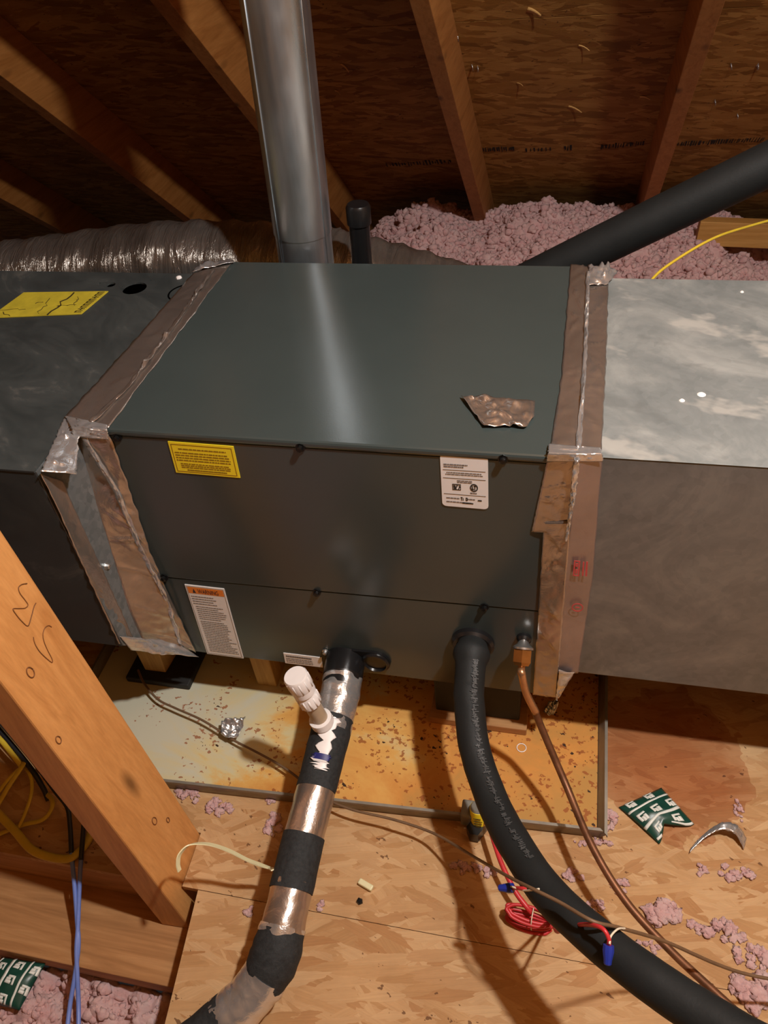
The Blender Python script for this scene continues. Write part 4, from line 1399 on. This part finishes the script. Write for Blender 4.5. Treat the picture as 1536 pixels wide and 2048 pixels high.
cc = [b0.lerp(b1, 0.12) + Vector((-0.011, -0.0145, 0)), b0.lerp(b1, 0.12) + Vector((0.009, -0.0145, 0)), b0.lerp(b1, 0.55) + Vector((0.009, -0.0145, 0)), b0.lerp(b1, 0.55) + Vector((-0.011, -0.0145, 0))]
printing('print', cc, NY, rows(random.Random(2), 0.05, 0.95, 4, 0.2, 0.95, 0.08, 0.2), 'print_brown', fs_o, 0.002)
cyl('lower_nut', (fp.x + 0.004, fp.y - 0.022, 0.004), (fp.x + 0.004, fp.y - 0.022, 0.030), 0.014, 'black_plastic', fs_o, 6, None, False)
tube('red_lead', [b1 + Vector((0.008, 0, 0.03)), (0.5794, -0.1991, 0.05), (0.5916, -0.2271, 0.05), (0.6071, -0.2593, 0.05), (0.6302, -0.293, 0.045), (0.6489, -0.3108, 0.04), (0.6589, -0.3174, 0.034)], 0.0042, 'red_wire', fs_o, 10)

# tied hank of spare red wire
hk = V((0.6557, -0.3205, 0))
hank = thing('red_wire_hank', hk, 'tied hank of spare red wire lying left of the black hose', 'wire')
rg = random.Random(9)
for i in range(7):
    pts = []
    for k in range(16):
        a = 2 * math.pi * k / 16
        rx, ry = 0.036 + rg.uniform(-0.003, 0.003), 0.011 + 0.004 * math.cos(i)
        x, y = math.cos(a) * rx, math.sin(a) * ry
        pts.append(hk + Vector((x * 0.98 + y * 0.1, -x * 0.10 + y * 0.8 + 0.002 * (i % 3 - 1), 0.006 + 0.0048 * i + 0.004 * math.sin(a + i))))
    pts.append(pts[0])
    tube('wire_turn', pts, 0.0026, 'red_wire', hank, 8, 4)
pts = [hk + Vector((0.004 + 0.001 * math.sin(k), math.cos(2 * math.pi * k / 12) * 0.016, 0.022 + math.sin(2 * math.pi * k / 12) * 0.021)) for k in range(13)]
tube('twist_tie', pts, 0.0009, 'cream_wire', hank, 6, 4)
tube('red_lead', [hk + Vector((0.034, 0.004, 0.03)), (0.6916, -0.3853, 0.1655), (0.6981, -0.4129, 0.2529), (0.7108, -0.4281, 0.3144), (0.7251, -0.4407, 0.3559), (0.7359, -0.4475, 0.3677), (0.7423, -0.4551, 0.3651), (0.7434, -0.4604, 0.3592)], 0.0026, 'red_wire', hank, 8)
tube('red_lead', [hk + Vector((0.03, -0.004, 0.038)), (0.6778, -0.3729, 0.1827), (0.6701, -0.3725, 0.2299), (0.6584, -0.3792, 0.2709), (0.6422, -0.3803, 0.2747), (0.6291, -0.3742, 0.2556)], 0.0026, 'red_wire', hank, 8)
for a, b, pts, lab in (((0.6298, -0.374, 0.2555), (0.6113, -0.3737, 0.2468), [(0.6271, -0.3753, 0.2624), (0.6456, -0.3835, 0.2777), (0.6626, -0.3933, 0.3139)], 'blue wire connector pointing left beside the red wires'),
                       ((0.7429, -0.4605, 0.3593), (0.743, -0.478, 0.3484), [(0.7434, -0.4615, 0.3655), (0.7454, -0.451, 0.3611), (0.7543, -0.4378, 0.3499), (0.7641, -0.4295, 0.3334)], 'blue wire connector hanging down in front of the black hose')):
    a, b = V(a), V(b)
    w = thing('wire_connector', b, lab, 'wire connector', 'blue wire connectors')
    lathe('shell', a, b, [(0, 0.0062), (0.3, 0.0066), (0.75, 0.0048), (0.95, 0.0044), (1, 0.0036)], 'blue_nut', w, 10, 20)
    tube('cream_lead', pts, 0.0013, 'cream_wire', w, 6)

# ------------------------------------------------------------------ post and cables (left foreground)
post = thing('wood_post', (0.05, -0.345, -0.0905), 'orange-tan wooden post leaning in the left foreground', 'post')
LX, LY = -0.1437, 0.0617
H = 2.05
pz0 = -0.0905
base = [(0.028, -0.402), (0.084, -0.400), (0.084, -0.276), (0.028, -0.278)]
hexa('stud', [(x, y, pz0) for x, y in base] + [(x + LX * H, y + LY * H, pz0 + H) for x, y in base], 'post_wood', post, 0.003)
for pts in ([(-0.0179, -0.2444, 0.6229), (-0.0188, -0.2519, 0.6291), (-0.0189, -0.2585, 0.6298), (-0.0179, -0.2617, 0.6229), (-0.0162, -0.2618, 0.6104), (-0.0149, -0.2628, 0.6019), (-0.0151, -0.269, 0.6031), (-0.0162, -0.2763, 0.6106), (-0.0172, -0.2835, 0.6179), (-0.0158, -0.285, 0.608), (-0.0139, -0.2846, 0.5948), (-0.0122, -0.2819, 0.5826), (-0.0126, -0.2711, 0.5858), (-0.0135, -0.2575, 0.5919), (-0.0136, -0.2514, 0.5929)],
            [(-0.0072, -0.2549, 0.5482), (-0.008, -0.2572, 0.554), (-0.0084, -0.2638, 0.5568), (-0.008, -0.2718, 0.554), (-0.0068, -0.2776, 0.5455), (-0.0049, -0.2814, 0.5324), (-0.0027, -0.2845, 0.517), (-0.0023, -0.2878, 0.5137), (-0.0042, -0.2906, 0.5271), (-0.0063, -0.292, 0.5416), (-0.0079, -0.291, 0.553), (-0.009, -0.2887, 0.5604), (-0.0096, -0.2856, 0.5648)]):
    tube('pencil_mark', pts, 0.0007, 'pencil', post, 5, 4)
for p, r in (((-0.0055, -0.3213, 0.5365), 0.0065), ((0.0509, -0.3224, 0.1441), 0.006), ((0.0559, -0.3027, 0.1092), 0.004), ((0.0098, -0.3537, 0.4295), 0.005)):
    p = V(p)
    nn = Vector((1, 0, 0.1437)).normalized()
    vs, fs = tube_geo([p + Vector((0, math.cos(2 * math.pi * k / 16) * r * 0.8, math.sin(2 * math.pi * k / 16) * r * 1.35)) - nn * (0.1437 * math.sin(2 * math.pi * k / 16) * r * 1.3) * 1.0 for k in range(17)], 0.0009, 5)
    mk('knot', vs, fs, 'pencil', post, True)


def blue(pa, pb_, lab):
    t = thing('data_cable', pb_[-1], lab, 'cable', 'blue cables hanging at lower left')
    tube('black_sleeve', pa, 0.0042, 'black_cable', t, 10)
    tube('blue_jacket', pb_, 0.0038, 'blue_cable', t, 10)


blue([(-0.4777, -0.099, 0.075), (-0.4057, -0.138, 0.065), (-0.2881, -0.2064, 0.05), (-0.2106, -0.257, 0.04), (-0.1753, -0.2799, 0.035), (-0.1588, -0.3064, 0.025), (-0.1383, -0.3483, 0.012)],
     [(-0.1404, -0.3455, 0.013), (-0.1229, -0.3838, -0.01), (-0.1035, -0.4345, -0.045), (-0.09, -0.4669, -0.062), (-0.0848, -0.5059, -0.085), (-0.0834, -0.5441, -0.11), (-0.0721, -0.5895, -0.125)], 'left one of two blue cables, its black sleeve running up behind the post')
blue([(-0.1347, -0.2954, 0.03), (-0.1286, -0.3166, 0.022), (-0.1174, -0.3554, 0.008)],
     [(-0.1185, -0.3525, 0.009), (-0.1116, -0.3884, -0.015), (-0.0994, -0.441, -0.048), (-0.0906, -0.4744, -0.064), (-0.0782, -0.5115, -0.088), (-0.0699, -0.541, -0.112), (-0.0512, -0.5856, -0.125)], 'right one of two blue cables, with a short black sleeve at its top')
prop(tube('black_cable', [(-0.485, -0.1071, 0.05), (-0.4205, -0.1388, 0.045), (-0.2963, -0.2127, 0.035), (-0.254, -0.2432, 0.02), (-0.2347, -0.262, 0.008)], 0.005, 'black_cable', None, 10), 'thick black cable running along the left side of the post', 'cable')
YC = [([(-0.3946, -0.2592, 0.03), (-0.3111, -0.3056, 0.03), (-0.2546, -0.3337, 0.025), (-0.2106, -0.357, 0.02), (-0.1723, -0.3621, 0.014), (-0.1377, -0.3562, 0.01), (-0.1232, -0.3294, 0.008), (-0.1228, -0.3015, 0.008)], 0.0075, 'thick flat yellow cable curving along the platform edge'),
      ([(-0.31, -0.3484, 0.04), (-0.301, -0.3019, 0.045), (-0.2967, -0.2664, 0.05), (-0.2974, -0.227, 0.045), (-0.3095, -0.2035, 0.03)], 0.0050, 'yellow cable bowing up beside the black cable, left of two'),
      ([(-0.3283, -0.3277, 0.03), (-0.3251, -0.2834, 0.03), (-0.3152, -0.2439, 0.035), (-0.3057, -0.2135, 0.03)], 0.0038, 'thinner yellow cable behind the bowed yellow cable'),
      ([(-0.3161, -0.2073, 0.02), (-0.2778, -0.2351, 0.03), (-0.2554, -0.2696, 0.035), (-0.2499, -0.307, 0.03), (-0.2555, -0.3258, 0.02)], 0.0036, 'narrow yellow cable loop right of the bowed cable'),
      ([(-0.2466, -0.2509, 0.012), (-0.2201, -0.2658, 0.02), (-0.2093, -0.2857, 0.024), (-0.2188, -0.3045, 0.02), (-0.2542, -0.317, 0.014), (-0.2884, -0.3388, 0.012), (-0.3139, -0.3636, 0.012)], 0.0044, 'yellow cable looping low toward the left edge'),
      ([(-0.4463, -0.1483, 0.05), (-0.3776, -0.1761, 0.05), (-0.3422, -0.196, 0.045), (-0.3058, -0.2188, 0.03)], 0.0050, 'yellow cable coming down from the left edge above the others')]
for pts, r, lab in YC:
    prop(tube('yellow_cable', pts, r, 'yellow_cable', None, 10, 8, True, 0.55), lab, 'cable', 'yellow cables at lower left')

# ------------------------------------------------------------------ litter: foil scraps, packets, fibreglass tufts
def flatpts(lst):
    return [V(p) for p in lst]


T = CT
prop(crumple('foil_scrap', flatpts([(0.5019, 0.1171, 0.692), (0.5186, 0.1148, 0.692), (0.5287, 0.1194, 0.692), (0.5516, 0.1176, 0.692), (0.6062, 0.1149, 0.692), (0.6075, 0.0775, 0.692), (0.5974, 0.0517, 0.692), (0.5773, 0.0532, 0.692), (0.5427, 0.0489, 0.692), (0.5229, 0.0816, 0.692)]), 0.002, 'foil_tape', 0.008, 3, 10),
     'torn brownish foil scrap lying on top of the coil cabinet', 'foil scrap', 'foil scraps')
prop(crumple('foil_scrap', flatpts([(0.0413, -0.0613, 0.01), (0.0631, -0.0535, 0.012), (0.0886, -0.0488, 0.016), (0.0887, -0.0665, 0.012), (0.0855, -0.088, 0.01), (0.0692, -0.0959, 0.008), (0.0497, -0.0879, 0.008)]), 0.006, 'foil_bright', 0.014, 8, 9, fold=0.03),
     'crumpled foil scrap on the brown wire in the drain pan', 'foil scrap', 'foil scraps')
prop(crumple('foil_scrap', flatpts([(0.6528, 0.0588, 0.008), (0.6609, 0.0777, 0.012), (0.6755, 0.084, 0.016), (0.68, 0.0738, 0.012), (0.6735, 0.0597, 0.008), (0.6627, 0.0514, 0.008)]), 0.004, 'foil_bright', 0.018, 12, 9),
     'balled foil scrap in the pan under the right joint tape', 'foil scrap', 'foil scraps')
fp_ = [(0.9068, -0.163, 0.005), (0.9197, -0.1473, 0.009), (0.9386, -0.1301, 0.016), (0.9584, -0.1203, 0.024), (0.9774, -0.1213, 0.022), (0.9876, -0.1278, 0.014), (0.9951, -0.1356, 0.004)]
pp_ = catmull(fp_, 6)
vs, fs = [], []
for i, p in enumerate(pp_):
    w = 0.004 + 0.006 * (i / len(pp_)) + 0.002 * noise.noise(Vector((i * 0.7, 0, 0)))
    for j in range(5):
        s_ = j / 4 - 0.5
        vs.append(p + Vector((0.3 * s_ * 2 * w, s_ * 2 * w, 0.003 * abs(noise.noise(Vector((i * 0.5, j * 0.8, 2)))))))
for i in range(len(pp_) - 1):
    for j in range(4):
        fs.append((i * 5 + j, i * 5 + j + 1, (i + 1) * 5 + j + 1, (i + 1) * 5 + j))
prop(solid(mk('foil_scrap', vs, fs, 'foil_bright', None, True), 0.001, 0), 'bent foil strip arched on the floor right of the green packet', 'foil scrap', 'foil scraps')


def packet(L, Tp, Rr, B, N, z0, lab, puff=0.014):
    """pillow packet; the edge from R to B dips in to N where it is torn"""
    L, Tp, Rr, B, N = V(L), V(Tp), V(Rr), V(B), V(N)
    mid = (Rr + B) / 2

    def surf(u, v, h):
        # u from the L-B side to the T-R side, v from the L-T side to the B-R side
        p = L.lerp(Tp, u).lerp(B.lerp(Rr, u), v)
        k = max(0, 1 - abs(u - 0.45) / 0.45) ** 1.3 * v ** 3
        p = p + (N - mid) * k
        e = (math.sin(math.pi * min(1, max(0, u))) * math.sin(math.pi * min(1, max(0, v)))) ** 0.5 if 0 < u < 1 and 0 < v < 1 else 0
        wr = 0.0025 * noise.noise(Vector((u * 5, v * 5, z0 * 9)))
        return p + Vector((0, 0, 0.003 + e * (puff + wr) + 0.006 * k + h))
    t = thing('packet', (L + B) / 2, lab, 'packet', 'green packets on the floor')
    n = 22
    vs, fs = [], []
    for i in range(n + 1):
        for j in range(n + 1):
            vs.append(surf(i / n, j / n, 0))
    m = n + 1
    for i in range(n):
        for j in range(n):
            fs.append((i * m + j, i * m + j + 1, (i + 1) * m + j + 1, (i + 1) * m + j))
    o = mk('wrapper', vs, fs, 'packet_green', t, True)
    solid(o, 0.0016, -1)
    geo = []

    def strip(pts, w):
        vs, fs = [], []
        pth = []
        for (a, b) in zip(pts, pts[1:]):
            for k in range(6):
                pth.append((a[0] + (b[0] - a[0]) * k / 6, a[1] + (b[1] - a[1]) * k / 6))
        pth.append(pts[-1])
        for i, (u, v) in enumerate(pth):
            a, b = pth[max(0, i - 1)], pth[min(len(pth) - 1, i + 1)]
            du, dv = b[0] - a[0], b[1] - a[1]
            l = math.hypot(du, dv) or 1
            nu, nv = -dv / l * w, du / l * w
            vs.append(surf(u + nu, v + nv, 0.0012))
            vs.append(surf(u - nu, v - nv, 0.0012))
        for i in range(len(pth) - 1):
            fs.append((2 * i, 2 * i + 1, 2 * i + 3, 2 * i + 2))
        geo.append((vs, fs))
    strip([(0.01, 0.23), (0.5, 0.22), (0.99, 0.20)], 0.022)
    strip([(0.01, 0.64), (0.35, 0.60), (0.7, 0.60), (0.99, 0.56)], 0.034)
    strip([(0.58, 0.90), (0.8, 0.97), (0.98, 0.97)], 0.025)
    strip([(0.03, 0.92), (0.2, 0.975)], 0.025)
    for (u, v) in ((0.2, 0.07), (0.62, 0.07), (0.16, 0.42), (0.50, 0.41), (0.88, 0.40), (0.25, 0.80), (0.74, 0.78)):
        s = 0.072
        f = 0.8 if v < 0.1 else 1.0
        strip([(u - 1.2 * s, v - 0.7 * s * f), (u + 1.4 * s, v - 0.9 * s * f)], 0.022)
        strip([(u - 0.9 * s, v - 0.6 * s * f), (u - 0.9 * s, v + 1.3 * s * f)], 0.026)
        strip([(u - 0.1 * s, v + 0.1 * s * f), (u - 0.1 * s, v + 1.6 * s * f)], 0.030)
        strip([(u + 0.8 * s, v - 0.2 * s * f), (u + 0.7 * s, v + 1.6 * s * f)], 0.034)
    vs, fs = merge(geo)
    o = mk('packet_print', vs, fs, 'packet_white', t, True, False)
    solid(o, 0.0004, 0)
    o['kind'] = 'stuff'


packet((0.7931, -0.1035, 0), (0.8657, -0.0548, 0), (0.9171, -0.1137, 0), (0.8586, -0.1587, 0), (0.8696, -0.1235, 0), 0.0, 'green and white torn packet on the floor right of the drain pan')
packet((-0.1619, -0.4921, -0.118), (-0.1727, -0.5657, -0.125), (-0.2565, -0.5644, -0.125), (-0.2461, -0.4968, -0.118), (-0.2449, -0.5244, -0.12), 0.3, 'green and white packet on the fibreglass at lower left corner', 0.016)

TU = [((0.0247, -0.2071, 0), (0.032, 0.014, 0.016), 1, 'pink tuft against the pan front beside the post, larger of that pair'),
      ((0.0824, -0.2174, 0), (0.036, 0.016, 0.014), 2, 'pink tuft along the pan front, between post and drain pipe'),
      ((0.1808, -0.1894, 0), (0.010, 0.012, 0.010), 3, 'small pink tuft at the pan front close to the drain pipe'),
      ((0.1994, -0.2323, 0), (0.014, 0.028, 0.012), 4, 'long pink tuft in the shadow left of the drain pipe'),
      ((0.5512, -0.2523, 0), (0.040, 0.012, 0.016), 5, 'ragged pink tuft under the float switch'),
      ((0.586, -0.2496, 0), (0.012, 0.009, 0.010), 6, 'small pink tuft below the float switch beside the red lead'),
      ((0.7773, -0.1282, 0), (0.014, 0.022, 0.016), 7, 'pink tuft pressed on the right rim of the pan'),
      ((0.7652, -0.1676, 0), (0.022, 0.010, 0.010), 8, 'pink tuft just outside the pan corner by the copper line'),
      ((0.7367, -0.1777, 0), (0.018, 0.008, 0.008), 9, 'flat pink tuft in front of the pan left of the copper line'),
      ((0.7207, -0.2346, 0), (0.020, 0.012, 0.010), 10, 'pink tuft between the black hose and the copper line'),
      ((0.7937, -0.2365, 0), (0.012, 0.016, 0.010), 11, 'pink tuft right beside the copper line, upper one'),
      ((0.7605, -0.2757, 0), (0.020, 0.010, 0.010), 12, 'pink tuft under the black hose edge near the brown wire'),
      ((0.9215, -0.1883, 0), (0.014, 0.010, 0.012), 13, 'round pink tuft below the foil strip'),
      ((0.9814, -0.1861, 0), (0.036, 0.014, 0.016), 14, 'wide pink tuft at right edge below the foil strip'),
      ((0.8601, -0.2642, 0), (0.026, 0.022, 0.022), 15, 'tall pink tuft standing right of the copper line'),
      ((0.9502, -0.2797, 0), (0.040, 0.016, 0.018), 16, 'broad pink tuft at right above the brown wire'),
      ((0.9842, -0.3118, 0), (0.036, 0.016, 0.018), 17, 'pink tuft at the right edge on the brown wire'),
      ((0.9858, -0.3593, 0), (0.040, 0.026, 0.020), 18, 'big pink tuft in the lower right corner'),
      ((0.9062, -0.2825, 0), (0.016, 0.010, 0.010), 19, 'pale pink tuft above the brown wire right of the copper line'),
      ((0.3185, -0.3538, 0), (0.010, 0.008, 0.008), 20, 'tiny pink tuft on bare flakeboard right of the drain pipe'),
      ((0.204, -0.3853, 0), (0.009, 0.010, 0.008), 21, 'tiny pink tuft left of the drain pipe in front'),
      ((0.9923, -0.0787, 0), (0.008, 0.022, 0.008), 22, 'thin pink tuft standing behind the foil strip'),
      ((0.8358, -0.3244, 0), (0.022, 0.010, 0.010), 23, 'pink tuft lying between copper line and black hose, lower one')]
for c, s, sd, lab in TU:
    tuft('fibreglass_tuft', c, s, sd, lab)
prop(beam('plastic_sleeve', (0.3739, -0.3052, 0.005), (0.3991, -0.314, 0.005), 0.010, 0.008, 'nylon_tie', None, (0, 0, 1), 0.002), 'short cream plastic offcut on the floor right of the drain pipe', 'offcut')
p = V((0.3807, -0.3364, 0))
prop(mk('plastic_chip', *lathe_geo(p, p + Vector((0.003, 0.001, 0.006)), [(0, 0.005), (0.6, 0.006), (1, 0.003)], 5), 'black_plastic'), 'small dark plastic chip on the floor below the cream offcut', 'chip')
p = V((0.6184, -0.0153, 0.0035))
vs, fs = tube_geo([p + Vector((math.cos(2 * math.pi * k / 24) * 0.0085, math.sin(2 * math.pi * k / 24) * 0.0085, 0.001)) for k in range(25)], 0.0009, 6)
prop(mk('plastic_ring', vs, fs, 'label_white', None, True), 'small pale ring lying in the rusted pan', 'ring')
